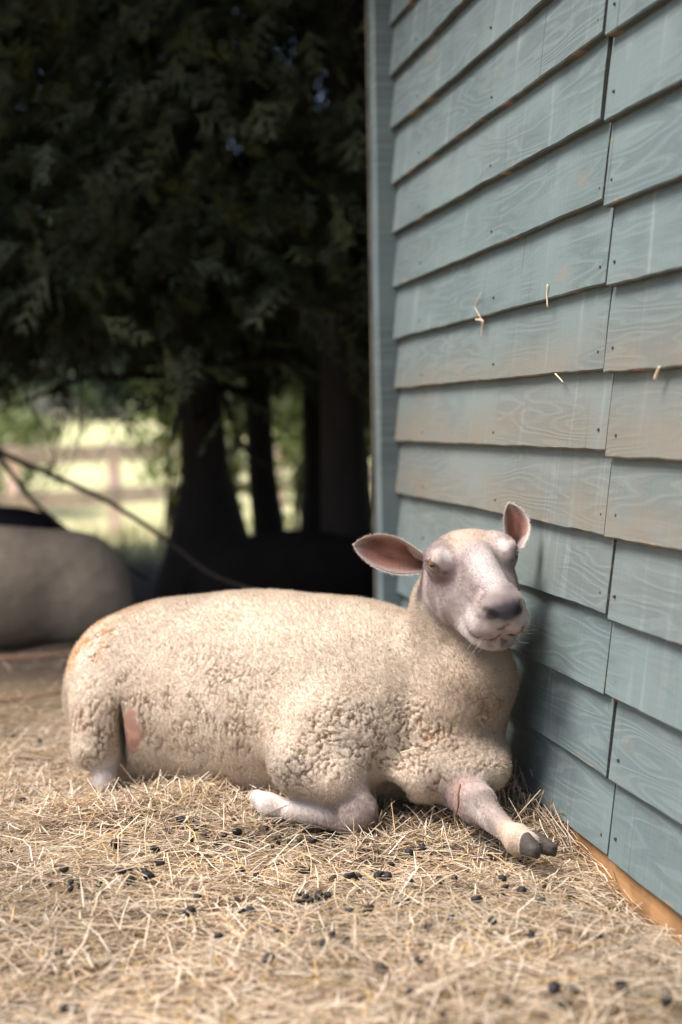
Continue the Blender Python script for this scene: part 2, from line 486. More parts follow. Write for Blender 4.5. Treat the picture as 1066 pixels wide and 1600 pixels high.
def surface_nets(fn, lo, hi, h, block=8):
    """mesh of fn=0 inside the box; evaluates only the blocks close to the surface"""
    lo = np.asarray(lo, float); n = (np.ceil((np.asarray(hi) - lo) / h / block).astype(int)) * block + 1
    nb = (n - 1) // block
    bx = [np.arange(k) for k in nb]
    B = np.stack(np.meshgrid(*bx, indexing='ij'), -1).reshape(-1, 3)
    cen = lo + (B * block + block / 2) * h
    dv = fn(cen)
    act = np.abs(dv) < block * h * 0.87 * 1.6 + 0.008
    D = np.empty(n, np.float32)
    fill = np.where(dv < 0, -1.0, 1.0).reshape(nb)
    D[:-1, :-1, :-1] = np.repeat(np.repeat(np.repeat(fill, block, 0), block, 1), block, 2)
    D[-1, :, :] = 1; D[:, -1, :] = 1; D[:, :, -1] = 1
    o = np.arange(block + 1); O = np.stack(np.meshgrid(o, o, o, indexing='ij'), -1).reshape(-1, 3)
    AB = B[act]
    for i in range(0, len(AB), 600):
        idx = (AB[i:i + 600, None, :] * block + O[None]).reshape(-1, 3)
        D[idx[:, 0], idx[:, 1], idx[:, 2]] = fn(lo + idx * h)
    S = D < 0
    c = [S[dx:n[0]-1+dx, dy:n[1]-1+dy, dz:n[2]-1+dz] for dx in (0, 1) for dy in (0, 1) for dz in (0, 1)]
    anyv = c[0].copy(); allv = c[0].copy()
    for q in c[1:]: anyv |= q; allv &= q
    A = np.argwhere(anyv & ~allv)
    ID = np.full(n - 1, -1, np.int32); ID[A[:, 0], A[:, 1], A[:, 2]] = np.arange(len(A))
    acc = np.zeros((len(A), 3)); cnt = np.zeros(len(A))
    cor = [(dx, dy, dz) for dx in (0, 1) for dy in (0, 1) for dz in (0, 1)]
    val = {q: D[A[:, 0] + q[0], A[:, 1] + q[1], A[:, 2] + q[2]] for q in cor}
    for q in cor:
        for ax in range(3):
            if q[ax] == 0:
                q2 = tuple(q[k] + (k == ax) for k in range(3))
                a, b = val[q], val[q2]; m_ = (a < 0) != (b < 0)
                t = np.where(m_, a / np.where(m_, a - b, 1), 0)
                pt = np.tile(np.array(q, float), (len(A), 1)); pt[:, ax] += t
                acc += pt * m_[:, None]; cnt += m_
    V = lo + (A + acc / cnt[:, None]) * h
    Fs = []
    for ax in range(3):
        a1, a2 = (ax + 1) % 3, (ax + 2) % 3
        sl0 = [slice(1, -1)] * 3; sl0[ax] = slice(0, -1); sl1 = list(sl0); sl1[ax] = slice(1, None)
        s0, s1 = S[tuple(sl0)], S[tuple(sl1)]
        E = np.argwhere(s0 != s1); flip = s0[E[:, 0], E[:, 1], E[:, 2]]
        base = E.copy(); base[:, a1] += 1; base[:, a2] += 1
        def g(o1, o2):
            q = base.copy(); q[:, a1] -= o1; q[:, a2] -= o2
            return ID[q[:, 0], q[:, 1], q[:, 2]]
        Q = np.stack([g(1, 1), g(0, 1), g(0, 0), g(1, 0)], 1)
        Q[~flip] = Q[~flip][:, ::-1]
        Fs.append(Q[(Q >= 0).all(1)])
    return V, np.concatenate(Fs)

def vert_normals(V, F):
    n = np.cross(V[F[:, 2]] - V[F[:, 0]], V[F[:, 3]] - V[F[:, 1]])
    N = np.zeros_like(V)
    for k in range(4):
        for a in range(3): N[:, a] += np.bincount(F[:, k], n[:, a], len(V))
    return N / (np.linalg.norm(N, axis=1)[:, None] + 1e-12)

def px(r, y): return r * y / FPX

# ---- the ewe in front, lying against the wall
RUMP, CHEST = P(195, 1085, 3.20), P(640, 1090, 2.88)
AX = unit((CHEST - RUMP) * np.array([1, 1, 0])); LAT = np.array([AX[1], -AX[0], 0])   # LAT points at the camera side
BM = np.stack([AX, LAT, [0, 0, 1]])
def bp(s, l, z): return np.array([RUMP[0], RUMP[1], 0]) + AX * s + LAT * l + np.array([0, 0, z])
HF = unit((0.235, -0.88, -0.375)); HX = np.array([0.165, 0.044, 0.028]); HX = unit(HX - HF * HX.dot(HF)); HU = np.cross(HX, HF); HU = HU if HU[2] > 0 else -HU
HM = P(738, 873, 2.70)
HB = np.stack([HX, HF, HU])
HS = 1.075
def hp(a, b, c): return HM + (HX * a + HF * b + HU * c) * HS

def ewe_fleece(p):
    d = d_ell(p, bp(0.37, 0.0, 0.185), (0.41, 0.225, 0.228), BM)              # barrel
    d = s_min(d, d_ell(p, bp(0.075, 0.0, 0.175), (0.185, 0.20, 0.183), BM), 0.10)  # rump
    d = s_min(d, d_ell(p, bp(0.61, 0.0, 0.195), (0.21, 0.185, 0.195), BM), 0.08)  # shoulders
    d = s_min(d, d_cone(p, P(700, 1110, 2.86), P(716, 952, 2.81), 0.118, 0.090), 0.038)   # neck
    d = s_min(d, d_cone(p, P(690, 1150, 2.80), P(738, 1065, 2.765), 0.105, 0.085), 0.035)  # breast
    d = s_min(d, d_ell(p, P(712, 1190, 2.755), (0.105, 0.10, 0.075)), 0.028)     # brisket
    d = s_min(d, d_ell(p, P(738, 1204, 2.70), (0.070, 0.06, 0.042)), 0.018)
    d = s_min(d, d_ell(p, P(662, 1215, 2.71), (0.055, 0.05, 0.045)), 0.018)
    d = s_min(d, d_ell(p, P(520, 1160, 2.745), (0.120, 0.075, 0.110)), 0.065)   # near shoulder and forearm
    d = s_min(d, d_cone(p, P(474, 1192, 2.715), P(528, 1216, 2.675), 0.062, 0.050), 0.035)
    d = s_min(d, d_ell(p, P(186, 1060, 3.06), (0.10, 0.09, 0.125)), 0.05)      # near thigh
    d = s_min(d, d_cone(p, P(160, 1105, 3.00), P(148, 1168, 2.975), 0.062, 0.046), 0.03)
    # gap between hind leg and belly
    d = s_max(d, -d_ell(p, P(612, 1246, 2.69), (0.034, 0.09, 0.026)), 0.02)
    d = s_max(d, -d_ell(p, P(189, 1160, 2.95), (0.011, 0.10, 0.085)), 0.018)
    return d
def ewe_head(p):
    q = (p - HM) @ HB.T / HS
    qa = q.copy(); qa[:, 0] = np.abs(qa[:, 0])
    A = np.array
    d = d_ell(q, A([0, -0.045, -0.030]), (0.070, 0.060, 0.052))
    d = s_min(d, d_ell(q, A([0, -0.018, 0.007]), (0.072, 0.044, 0.022)), 0.03)          # poll and forehead
    d = s_min(d, d_cone(q, A([0, -0.01, -0.034]), A([0, 0.120, -0.038]), 0.053, 0.042), 0.03)   # face
    d = s_min(d, d_cone(q, A([0, 0.02, 0.014]), A([0, 0.130, 0.002]), 0.029, 0.025), 0.016)  # nasal bridge
    d = s_min(d, d_cone(qa, A([0.040, -0.045, -0.086]), A([0.022, 0.105, -0.082]), 0.040, 0.024), 0.035)  # jaw
    d = s_min(d, d_ell(qa, A([0.050, 0.0, -0.056]), (0.026, 0.060, 0.040)), 0.03)      # cheek
    d = s_min(d, d_ell(qa, A([0.061, 0.000, 0.004]), (0.0225, 0.034, 0.022)), 0.022)      # orbit
    d = s_min(d, d_cone(qa, A([0.050, -0.030, 0.017]), A([0.067, 0.016, 0.0205]), 0.010, 0.0090), 0.012)  # brow
    d = s_min(d, d_ell(q, A([0, 0.146, -0.016]), (0.042, 0.032, 0.030)), 0.02)           # nose
    d = s_min(d, d_ell(qa, A([0.024, 0.134, -0.049]), (0.031, 0.036, 0.025)), 0.017)     # upper lip
    d = s_min(d, d_ell(q, A([0, 0.120, -0.086]), (0.038, 0.040, 0.021)), 0.010)          # lower lip
    d = s_min(d, d_ell(q, A([0, 0.085, -0.085]), (0.040, 0.055, 0.026)), 0.02)
    # tear groove below the eye
    d = s_max(d, -d_cone(qa, A([0.074, 0.036, 0.004]), A([0.056, 0.068, -0.001]), 0.0062, 0.004), 0.009)
    # hollow along the muzzle
    d = s_max(d, -d_ell(qa, A([0.066, 0.105, -0.028]), (0.016, 0.03, 0.018)), 0.02)
    # nostrils, philtrum, mouth, eye openings
    d = s_max(d, -d_cone(qa, A([0.012, 0.180, -0.021]), A([0.034, 0.166, -0.007]), 0.0060, 0.0074), 0.004)
    d = s_max(d, -d_cone(q, A([0, 0.184, -0.026]), A([0, 0.172, -0.055]), 0.0025, 0.0018), 0.006)
    d = s_max(d, -d_cone(qa, A([0.0, 0.174, -0.066]), A([0.042, 0.126, -0.0735]), 0.0048, 0.0032), 0.004)
    d = s_max(d, -d_ell(qa, A([0.0835, 0.0170, 0.008]), (0.0150, 0.0165, 0.0056)), 0.003)
    return d * HS
def ewe_legs(p):
    # near foreleg folded on its knee
    d = d_cone(p, P(520, 1205, 2.69), P(556, 1258, 2.655), 0.044, 0.034)
    d = s_min(d, d_ell(p, P(562, 1272, 2.65), (0.028, 0.034, 0.028)), 0.02)
    d = s_min(d, d_cone(p, P(548, 1280, 2.66), P(455, 1266, 2.70), 0.024, 0.0150), 0.02)
    d = s_min(d, d_cone(p, P(455, 1266, 2.70), P(420, 1256, 2.72), 0.0150, 0.0200), 0.012)
    d = s_min(d, d_cone(p, P(420, 1256, 2.72), P(402, 1246, 2.74), 0.0195, 0.0150), 0.01)
    d = s_min(d, d_ell(p, P(540, 1268, 2.632), (0.010, 0.008, 0.010)), 0.012)
    # far foreleg stretched out to the front
    d = np.minimum(d, d_cone(p, P(722, 1228, 2.70), P(742, 1250, 2.62), 0.046, 0.034))
    d = s_min(d, d_ell(p, P(742, 1254, 2.60), (0.034, 0.032, 0.033)), 0.015)
    d = s_min(d, d_cone(p, P(752, 1262, 2.59), P(798, 1302, 2.49), 0.026, 0.0165), 0.02)
    d = s_min(d, d_ell(p, P(808, 1309, 2.47), (0.023, 0.027, 0.024)), 0.015)
    d = s_min(d, d_cone(p, P(812, 1312, 2.47), P(826, 1317, 2.445), 0.022, 0.0195), 0.01)
    # near hind foot
    d = np.minimum(d, d_cone(p, P(160, 1150, 2.985), P(163, 1222, 2.955), 0.028, 0.023))
    return d
def ewe_sdf(p):
    d = ewe_fleece(p) - 0.004
    k = ((p - HM) ** 2).sum(1) < 0.32 ** 2
    if k.any(): d[k] = s_min(d[k], ewe_head(p[k]), 0.022)
    k = p[:, 2] < 0.20
    if k.any(): d[k] = s_min(d[k], ewe_legs(p[k]), 0.012)
    return d

V, F = surface_nets(ewe_sdf, (-0.72, 2.36, -0.06), (0.46, 3.50, 0.74), EWE_H)
N = vert_normals(V, F)
df, dh, dl = ewe_fleece(V), ewe_head(V), ewe_legs(V)
ds = np.minimum(dh, dl)
nz = fbm(V * 60, 5, 2)
wool = sstep(-0.010, 0.016, ds - df + (nz - 0.5) * 0.012)
loc = (V - np.array([RUMP[0], RUMP[1], 0])) @ BM.T           # s, lateral, height
# ---- bare skin behind the near thigh
bare_c = P(205, 1146, 2.93)
bq = (V - bare_c) / np.array([0.025, 0.12, 0.058])
bare = (1 - sstep(0.7, 1.15, np.linalg.norm(bq, axis=1) + (nz - 0.5) * 0.7))
wool = wool * (1 - bare)
# ---- fleece relief
warp = np.stack([fbm(V * 14, 31, 2), fbm(V * 14, 41, 2), fbm(V * 14, 51, 2)], 1) - 0.5
wfine = np.stack([fbm(V * 90, 33, 2), fbm(V * 90, 43, 2), fbm(V * 90, 53, 2)], 1) - 0.5
ul, vl = loc[:, 0], loc[:, 2]
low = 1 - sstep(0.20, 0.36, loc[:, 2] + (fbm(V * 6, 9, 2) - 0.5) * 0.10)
near_chest = sstep(0.40, 0.58, loc[:, 0] + (nz - .5) * .05)
rumpm = 1 - sstep(0.03, 0.13, loc[:, 0] + (nz - .5) * .03)
qa = np.stack([loc[:, 0] / 0.0115, loc[:, 1] / 0.015, loc[:, 2] / 0.040], 1) + warp * 3.0 + wfine * 0.45
ea, _ = cell_edge(qa, 3)
qb = loc / np.array([0.017, 0.017, 0.025]) + warp * 3.4 + wfine * 0.7
eb, _ = cell_edge(qb, 7)
qc = V / 0.0068 + warp * 1.5 + wfine * 0.8
ec, fc = cell_edge(qc, 17)
ca = 1 - sstep(0.0, 0.13, ea); cb = 1 - sstep(0.0, 0.11, eb); cc = 1 - sstep(0.0, 0.4, ec)
pa = sstep(0.42, 0.62, fbm(V * 24, 61, 3)); pb = sstep(0.40, 0.62, fbm(V * 22 + 7, 63, 3))
crack = ca * pa * (1 - near_chest) + cb * pb * near_chest
region = np.clip(low * 0.8 * (1 - near_chest) + near_chest * (0.06 + 0.94 * (1 - sstep(0.19, 0.30, vl))) + rumpm * 0.9, 0, 1)
crack = crack * region
lump = (sstep(0.0, 0.5, ea) * (1 - near_chest) + sstep(0.0, 0.5, eb) * near_chest) * region
rel = -(0.0074 - 0.0012 * near_chest) * crack + 0.0013 * (lump - 0.6 * region) - 0.0016 * cc * (0.5 + 0.5 * region) + 0.0030 * (fbm(V * 40, 71, 3) - 0.5)
V2 = V + N * (rel * wool)[:, None]
# fine pores on skin
# ---- colours
def mixc(a, b, t): return a + (b - a) * t[:, None]
A_ = lambda *c: np.array(c)[None, :].repeat(len(V), 0)
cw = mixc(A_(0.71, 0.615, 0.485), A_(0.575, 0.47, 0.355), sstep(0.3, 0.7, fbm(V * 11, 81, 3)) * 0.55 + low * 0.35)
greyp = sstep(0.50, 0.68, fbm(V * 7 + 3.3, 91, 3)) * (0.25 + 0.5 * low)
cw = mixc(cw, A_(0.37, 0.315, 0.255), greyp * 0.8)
# chest and throat: brown dirt, with the head's shade painted in
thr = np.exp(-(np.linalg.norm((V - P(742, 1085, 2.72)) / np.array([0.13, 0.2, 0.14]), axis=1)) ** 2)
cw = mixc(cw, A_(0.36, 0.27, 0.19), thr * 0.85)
cw = mixc(cw, A_(0.36, 0.21, 0.10), np.clip(crack, 0, 1) * 0.8)
orange = rumpm * sstep(0.44, 0.60, fbm(np.stack([ul * 55, loc[:, 1] * 40, vl * 12], 1), 101, 2)) * sstep(0.22, 0.30, vl)
cw = mixc(cw, A_(0.60, 0.32, 0.13), np.clip(orange * 0.75 + rumpm * crack * 0.9, 0, 1))
specks = sstep(0.84, 0.90, vnoise(V * 210, 111)) * sstep(0.58, 0.68, vnoise(V * 9, 112))
cw = mixc(cw, A_(0.12, 0.09, 0.07), specks * 0.8)
# head skin and short hair
h = (V - HM) @ HB.T / HS; ha = np.abs(h[:, 0])
def spot(a, b, c, ra, rb, rc, soft=0.5, sym=True):
    x = ha if sym else h[:, 0]
    r = np.sqrt(((x - a) / ra) ** 2 + ((h[:, 1] - b) / rb) ** 2 + ((h[:, 2] - c) / rc) ** 2)
    return 1 - sstep(1 - soft, 1 + soft * 0.4, r + (nz - 0.5) * 0.35)
ch = mixc(A_(0.43, 0.36, 0.325), A_(0.26, 0.205, 0.19), sstep(0.35, 0.65, fbm(V * 30, 121, 3)))
ch = mixc(ch, A_(0.60, 0.47, 0.33), spot(0, -0.03, 0.030, 0.05, 0.055, 0.03) * 0.5)          # tan poll
ch = mixc(ch, A_(0.66, 0.62, 0.59), spot(0.052, 0.034, 0.026, 0.011, 0.046, 0.009) * 0.6)        # white brows
ch = mixc(ch, A_(0.56, 0.51, 0.485), spot(0.010, 0.09, 0.028, 0.026, 0.075, 0.022) * 0.6)
ch = mixc(ch, A_(0.66, 0.60, 0.57), spot(0.03, 0.10, -0.085, 0.045, 0.05, 0.03) * 0.6)
ch = mixc(ch, A_(0.165, 0.11, 0.105), spot(0.076, 0.028, -0.008, 0.030, 0.058, 0.032, 0.75) * 0.85)    # dark patch round the eye
ch = mixc(ch, A_(0.085, 0.06, 0.055), spot(0.064, 0.052, 0.002, 0.013, 0.024, 0.0055) * 0.9)    # dark tear mark
ch = mixc(ch, A_(0.06, 0.045, 0.042), spot(0.081, 0.016, 0.008, 0.019, 0.022, 0.0128, 0.25) * 0.85)
ch = mixc(ch, A_(0.055, 0.053, 0.064), spot(0.0, 0.172, -0.010, 0.040, 0.024, 0.021, 0.5) * 0.92)  # grey nose
ch = mixc(ch, A_(0.68, 0.63, 0.60), spot(0.040, 0.125, -0.040, 0.020, 0.040, 0.024, 0.6) * 0.6)
ch = mixc(ch, A_(0.03, 0.022, 0.022), spot(0.024, 0.172, -0.014, 0.015, 0.016, 0.010, 0.4) * 0.97)
ch = mixc(ch, A_(0.46, 0.31, 0.28), spot(0.0, 0.162, -0.064, 0.034, 0.03, 0.014, 0.5) * 0.7)    # pink lips
mouth = d_cone(np.stack([ha, h[:, 1], h[:, 2]], 1), np.array([0.0, 0.174, -0.066]), np.array([0.042, 0.126, -0.0735]), 0.0042, 0.0030)
ch = mixc(ch, A_(0.05, 0.035, 0.035), (1 - sstep(0.0, 0.0035, mouth)) * 0.9)
lipdots = sstep(0.64, 0.72, vnoise(V * 110, 131)) * spot(0.012, 0.160, -0.060, 0.045, 0.03, 0.030, 0.4)
ch = mixc(ch, A_(0.08, 0.05, 0.05), lipdots * 0.75)
# legs
cl = mixc(A_(0.50, 0.43, 0.385), A_(0.31, 0.25, 0.22), sstep(0.38, 0.60, fbm(V * 34, 141, 3)))
white_tip = np.maximum(1 - sstep(0.05, 0.11, np.linalg.norm(V - P(425, 1258, 2.71), axis=1)), 1 - sstep(0.05, 0.09, np.linalg.norm(V - P(163, 1210, 2.97), axis=1)))
cl = mixc(cl, A_(0.72, 0.66, 0.60), white_tip * (0.55 + 0.45 * nz))
cl = mixc(cl, A_(0.33, 0.215, 0.18), (1 - sstep(0.02, 0.06, np.linalg.norm(V - P(722, 1245, 2.62), axis=1))) * 0.7)
cl = mixc(cl, A_(0.66, 0.52, 0.37), (1 - sstep(0.02, 0.07, np.linalg.norm(V - P(812, 1305, 2.47), axis=1))) * 0.6)
is_head = sstep(-0.006, 0.006, dl - dh)
cs = cl + (ch - cl) * is_head[:, None]
cs = mixc(cs, mixc(A_(0.50, 0.27, 0.19), A_(0.34, 0.19, 0.14), sstep(0.35, 0.65, fbm(V * 45, 151, 3))), bare)
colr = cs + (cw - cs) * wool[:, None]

ewe = empty('ewe', tuple(bp(0.36, 0, 0)))
tag(ewe, 'large cream woolly ewe lying in sharp focus with its head against the blue boards', 'sheep')
def to_ewe(Vw): return Vw - np.array(ewe.location)[None, :]
me = np_mesh('body', to_ewe(V2), F, True)
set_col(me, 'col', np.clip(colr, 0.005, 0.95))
wa = me.attributes.new('wool', 'FLOAT', 'POINT'); wa.data.foreach_set('value', wool.astype(np.float32))
m = NT('ewe_fleece_and_skin')
o_ = m.obj()
col = m.attr('col'); wf = m.attr('wool', 'Fac')
f1 = m.noise(o_, 420, 3, 0.6); f2 = m.noise(o_, 900, 2, 0.6)
c = m.mix(m.math('MULTIPLY', m.math('SUBTRACT', 1.0, m.ramp(f1, 0.30, 0.55)), m.math('MULTIPLY_ADD', wf, 0.30, 0.14)), col, m.mix(1.0, col, (0.42, 0.36, 0.32), 'MULTIPLY'))
m.base(c); m.rough(m.math('MULTIPLY_ADD', wf, 0.3, 0.62))
m.b.inputs['Specular IOR Level'].default_value = 0.18
m.b.inputs['Sheen Weight'].default_value = 0.12
m.b.inputs['Subsurface Weight'].default_value = 0.0
hh = m.math('ADD', m.math('MULTIPLY', f1, m.math('MULTIPLY_ADD', wf, 1.0, 0.25)), m.math('MULTIPLY', f2, 0.3))
m.nrm(m.bump(hh, 0.6, 0.003))
EWE_MAT = m.m
body = add_obj('body', me, EWE_MAT, ewe)
# ---- ears
def ear_mesh(B, T, Wd, width, cup, curl=0.0, thick=0.006, ns=26, nt=15, base_w=0.42, bend=(0, 0, 0)):
    """leaf shaped cupped ear, B root, T tip, Wd direction across"""
    L = T - B; ln = np.linalg.norm(L); a = L / ln
    w = unit(Wd - a * Wd.dot(a)); n = np.cross(a, w)
    if n[1] > 0: n = -n
    Vf, Cf, sides = [], [], []
    for side in (1, -1):
        for i in range(ns):
            s = i / (ns - 1)
            s_ = 0.5 - 0.5 * math.cos(math.pi * s)
            if s_ < 0.5: k = base_w + (1 - base_w) * math.sin(s_ / 0.5 * math.pi / 2) ** 0.9
            else: k = max(0.0, 1 - ((s_ - 0.5) / 0.5) ** 2.0) ** 0.72
            for j in range(nt):
                t = -1 + 2 * j / (nt - 1)
                cupd = cup * (1.0 - 0.55 * s_) * (t * t - 0.4) * (0.35 + 0.65 * k)
                fold = curl * (1 - s_) ** 1.5 * max(0, t) ** 2
                p = B + a * (ln * s_) + w * (width * k * t * (1 - 0.25 * (1 - s_) * t)) + n * (cupd + fold) + np.array(bend) * math.sin(math.pi * s_) 
                p = p + n * side * thick * 0.5 * (1 - 0.8 * abs(t) ** 3) * (1 - 0.6 * s_)
                Vf.append(p)
                e = min(1.0, max(abs(t) ** 6, s_ ** 14))
                if side == 1:
                    inner = np.array([0.19, 0.085, 0.058]) * (0.45 + 1.1 * vnoise(np.array([[s_ * 4.2, t * 3.4 + 9, ln * 100]]), 5)[0])
                    inner = inner * (0.45 + 0.55 * min(1, s_ / 0.35)) if s_ < 0.35 else inner
                    if t > 0.15 and s_ < 0.34 - 0.25 * (1 - t): inner = np.array([0.40, 0.31, 0.28])
                    Cf.append(inner * (1 - e) + np.array([0.62, 0.52, 0.47]) * e)
                else: Cf.append(np.array([0.56, 0.44, 0.40]))
    F = []; o2 = ns * nt
    for i in range(ns - 1):
        for j in range(nt - 1):
            q = (i*nt+j, i*nt+j+1, (i+1)*nt+j+1, (i+1)*nt+j)
            F.append(q); F.append(tuple(o2 + x for x in q[::-1]))
        for j in (0, nt - 1):
            F.append((i*nt+j, (i+1)*nt+j, o2+(i+1)*nt+j, o2+i*nt+j))
    for j in range(nt - 1):
        F.append(((ns-1)*nt+j, (ns-1)*nt+j+1, o2+(ns-1)*nt+j+1, o2+(ns-1)*nt+j))
    return np.array(Vf), np.array(F), np.array(Cf)
m = NT('ear_skin')
o_ = m.obj(); f1 = m.noise(o_, 260, 3, 0.6)
m.base(m.mix(m.math('MULTIPLY', m.ramp(f1, 0.35, 0.65), 0.35), m.attr('col'), m.mix(1.0, m.attr('col'), (0.5, 0.42, 0.40), 'MULTIPLY')))
m.rough(0.6); m.nrm(m.bump(f1, 0.4, 0.002))
m.b.inputs['Subsurface Weight'].default_value = 0.12
m.b.inputs['Subsurface Radius'].default_value = (0.6, 0.2, 0.1)
m.b.inputs['Subsurface Scale'].default_value = 0.006
EAR_MAT = m.m
EAR_GEO = []
for (B, T, Wd, wid, cup, curl, bend) in (
        (P(662, 880, 2.755), P(554, 851, 2.745), np.array([0.10, 0.10, 1.0]), 0.0345, 0.024, 0.020, (0, 0, 0.004)),
        (P(806, 858, 2.735), P(796, 787, 2.75), np.array([1.0, 0.25, 0.1]), 0.0255, 0.022, 0.006, (0.008, 0, 0))):
    Vf, Ff, Cf = ear_mesh(B, T, Wd, wid, cup, curl, bend=bend)
    me = np_mesh('ear', to_ewe(Vf), Ff, True); set_col(me, 'col', Cf)
    add_obj('ear', me, EAR_MAT, ewe)
    EAR_GEO.append((Vf, Ff, Cf))
# ---- eyes
def eye_mesh(cen, look, upv, r):
    look = unit(look); side = unit(np.cross(look, upv)); up2 = np.cross(side, look)
    Vf, Cf, F = [], [], []
    nr, na = 22, 32
    for i in range(nr + 1):
        th = math.pi * (i / nr) ** 1.5
        for k in range(na):
            a = 2 * math.pi * k / na
            x, y = math.sin(th) * math.cos(a), math.sin(th) * math.sin(a)
            Vf.append(cen + r * (look * math.cos(th) * (1.06 if th < 0.6 else 1) + side * x + up2 * y))
            if (x / 0.44) ** 2 + (y / 0.15) ** 2 < 1: c = (0.008, 0.007, 0.007)
            elif th < 0.78: c = (0.21 + 0.04 * math.sin(a * 9), 0.125, 0.06)
            elif th < 0.90: c = (0.05, 0.035, 0.02)
            else: c = (0.45, 0.36, 0.30)
            Cf.append(c)
    for i in range(nr):
        for k in range(na):
            F.append((i*na+k, (i+1)*na+k, (i+1)*na+(k+1) % na, i*na+(k+1) % na))
    return np.array(Vf), np.array(F), np.array(Cf)
m = NT('eye_wet'); m.base(m.attr('col')); m.rough(0.06); m.b.inputs['Specular IOR Level'].default_value = 0.6
m.b.inputs['Coat Weight'].default_value = 0.6; m.b.inputs['Coat Roughness'].default_value = 0.03
for sgn in (-1, 1):
    cen = hp(sgn * 0.0655, 0.006, 0.008)
    Vf, Ff, Cf = eye_mesh(cen, HX * sgn * 0.70 + HF * 0.68 + HU * 0.16, HU * 0.75 - HF * 0.25, 0.0185 * HS)
    me = np_mesh('eye', to_ewe(Vf), Ff, True); set_col(me, 'col', Cf)
    add_obj('eye', me, m.m, ewe)
# ---- hooves of the stretched foreleg: two claws
m = NT('hoof_horn'); g = m.noise(m.mapping(m.obj(), (60, 60, 160)), 1.0, 3, 0.6)
m.base(m.mix(g, (0.018, 0.017, 0.017), (0.12, 0.10, 0.085))); m.rough(0.75); m.nrm(m.bump(g, 0.6, 0.003))
def hoof(c, fwd, r, ln, sd):
    fwd = unit(fwd); side = unit(np.cross(fwd, (0, 0, 1))); up = np.cross(side, fwd)
    Vf, F = [], []; ns, na = 9, 16
    for i in range(ns):
        t = i / (ns - 1)
        w = r * (1.0 - 0.25 * t ** 2) if i < ns - 1 else r * 0.40
        hgt = r * (1.15 - 0.60 * t)
        for k in range(na):
            a = 2 * math.pi * k / na
            x, y = math.cos(a), math.sin(a)
            x = math.copysign(abs(x) ** 0.8, x); y = math.copysign(abs(y) ** 0.7, y)
            Vf.append(c + fwd * ln * t + side * (w * x * 0.78 + sd * 0.12 * r * t) + up * (hgt * y - r * 0.25 * t))
    for i in range(ns - 1):
        for k in range(na): F.append((i*na+k, i*na+(k+1) % na, (i+1)*na+(k+1) % na, (i+1)*na+k))
    F.append(tuple(range(na))[::-1]); F.append(tuple((ns-1)*na+k for k in range(na)))
    return Vf, F
hb = unit(P(862, 1326, 2.42) - P(812, 1312, 2.47))
for (u, v, y, sd, ln) in ((821, 1318, 2.430, 1, 0.036), (832, 1314, 2.458, -1, 0.046)):
    Vf, Ff = hoof(P(u, v, y), hb + np.array([0, -0.25 * sd, -0.12]), 0.0178, ln, sd)
    add_obj('hoof', py_mesh('hoof', to_ewe(np.array(Vf)), Ff, True), m.m, ewe)

# ---- fuzz: short wool fibres over the fleece, short hair on the face, ears and legs
def hair_obj(name, roots, tips, bendv, cols, rad, mat, parent):
    n = len(roots)
    t = np.linspace(0, 1, 4)[None, :, None]
    Pts = roots[:, None, :] * (1 - t) + tips[:, None, :] * t + bendv[:, None, :] * (t * (1 - t) * 4) * 0.25 + bendv[:, None, :] * t * t * 0.5
    hc = bpy.data.hair_curves.new(name)
    hc.add_curves([4] * n)
    hc.attributes['position'].data.foreach_set('vector', np.ascontiguousarray(Pts, dtype=np.float32).ravel()) if 'position' in hc.attributes else hc.position_data.foreach_set('vector', np.ascontiguousarray(Pts, dtype=np.float32).ravel())
    ra = hc.attributes.new('radius', 'FLOAT', 'POINT') if 'radius' not in hc.attributes else hc.attributes['radius']
    rr = (np.asarray(rad)[:, None] * np.array([1.0, 0.9, 0.7, 0.25])[None, :]).astype(np.float32)
    ra.data.foreach_set('value', rr.ravel())
    ca_ = hc.attributes.new('col', 'FLOAT_COLOR', 'POINT')
    C4 = np.ones((n, 4, 4), np.float32); C4[:, :, :3] = cols[:, None, :]
    ca_.data.foreach_set('color', C4.ravel())
    hc.materials.append(mat)
    return link(bpy.data.objects.new(name, hc), parent)
m = NT('wool_fibre'); m.base(m.attr('col')); m.rough(0.9); m.b.inputs['Specular IOR Level'].default_value = 0.05
FIBRE = m.m
def scatter(V, F, w, n, rg):
    A = V[F[:, 0]]; B = V[F[:, 1]]; C = V[F[:, 2]]; D = V[F[:, 3]]
    ar = 0.5 * np.linalg.norm(np.cross(C - A, D - B), axis=1) * w
    i = np.searchsorted(np.cumsum(ar) / ar.sum(), rg.random(n)); i = np.clip(i, 0, len(F) - 1)
    a, b = rg.random(n)[:, None], rg.random(n)[:, None]
    p = (A[i] * (1 - a) + B[i] * a) * (1 - b) + (D[i] * (1 - a) + C[i] * a) * b
    return p, F[i, 0]
N2 = vert_normals(V2, F)
fw = wool[F[:, 0]]
toc = np.array([0, 0, EYE]) - V2; toc /= np.linalg.norm(toc, axis=1)[:, None]
facing = np.clip((N2 * toc).sum(1), -1, 1)
vis = (facing > -0.45).astype(float)[F[:, 0]]
rg = np.random.default_rng(11)
n = N_WOOL
p, vi = scatter(V2, F, fw * vis, n, rg)
ln = rg.uniform(0.0025, 0.0075, n) * (1.1 - 0.45 * region[vi])
dirn = N2[vi] + rg.normal(0, 0.6, (n, 3)); dirn /= np.linalg.norm(dirn, axis=1)[:, None]
cc_ = colr[vi] * rg.uniform(0.72, 1.15, (n, 1))
hair_obj('fleece_fibres', to_ewe(p - N2[vi] * 0.001), to_ewe(p + dirn * ln[:, None]), rg.normal(0, 0.0022, (n, 3)), np.clip(cc_, 0, 0.9), np.full(n, 0.00024), FIBRE, ewe)
n = N_HAIR
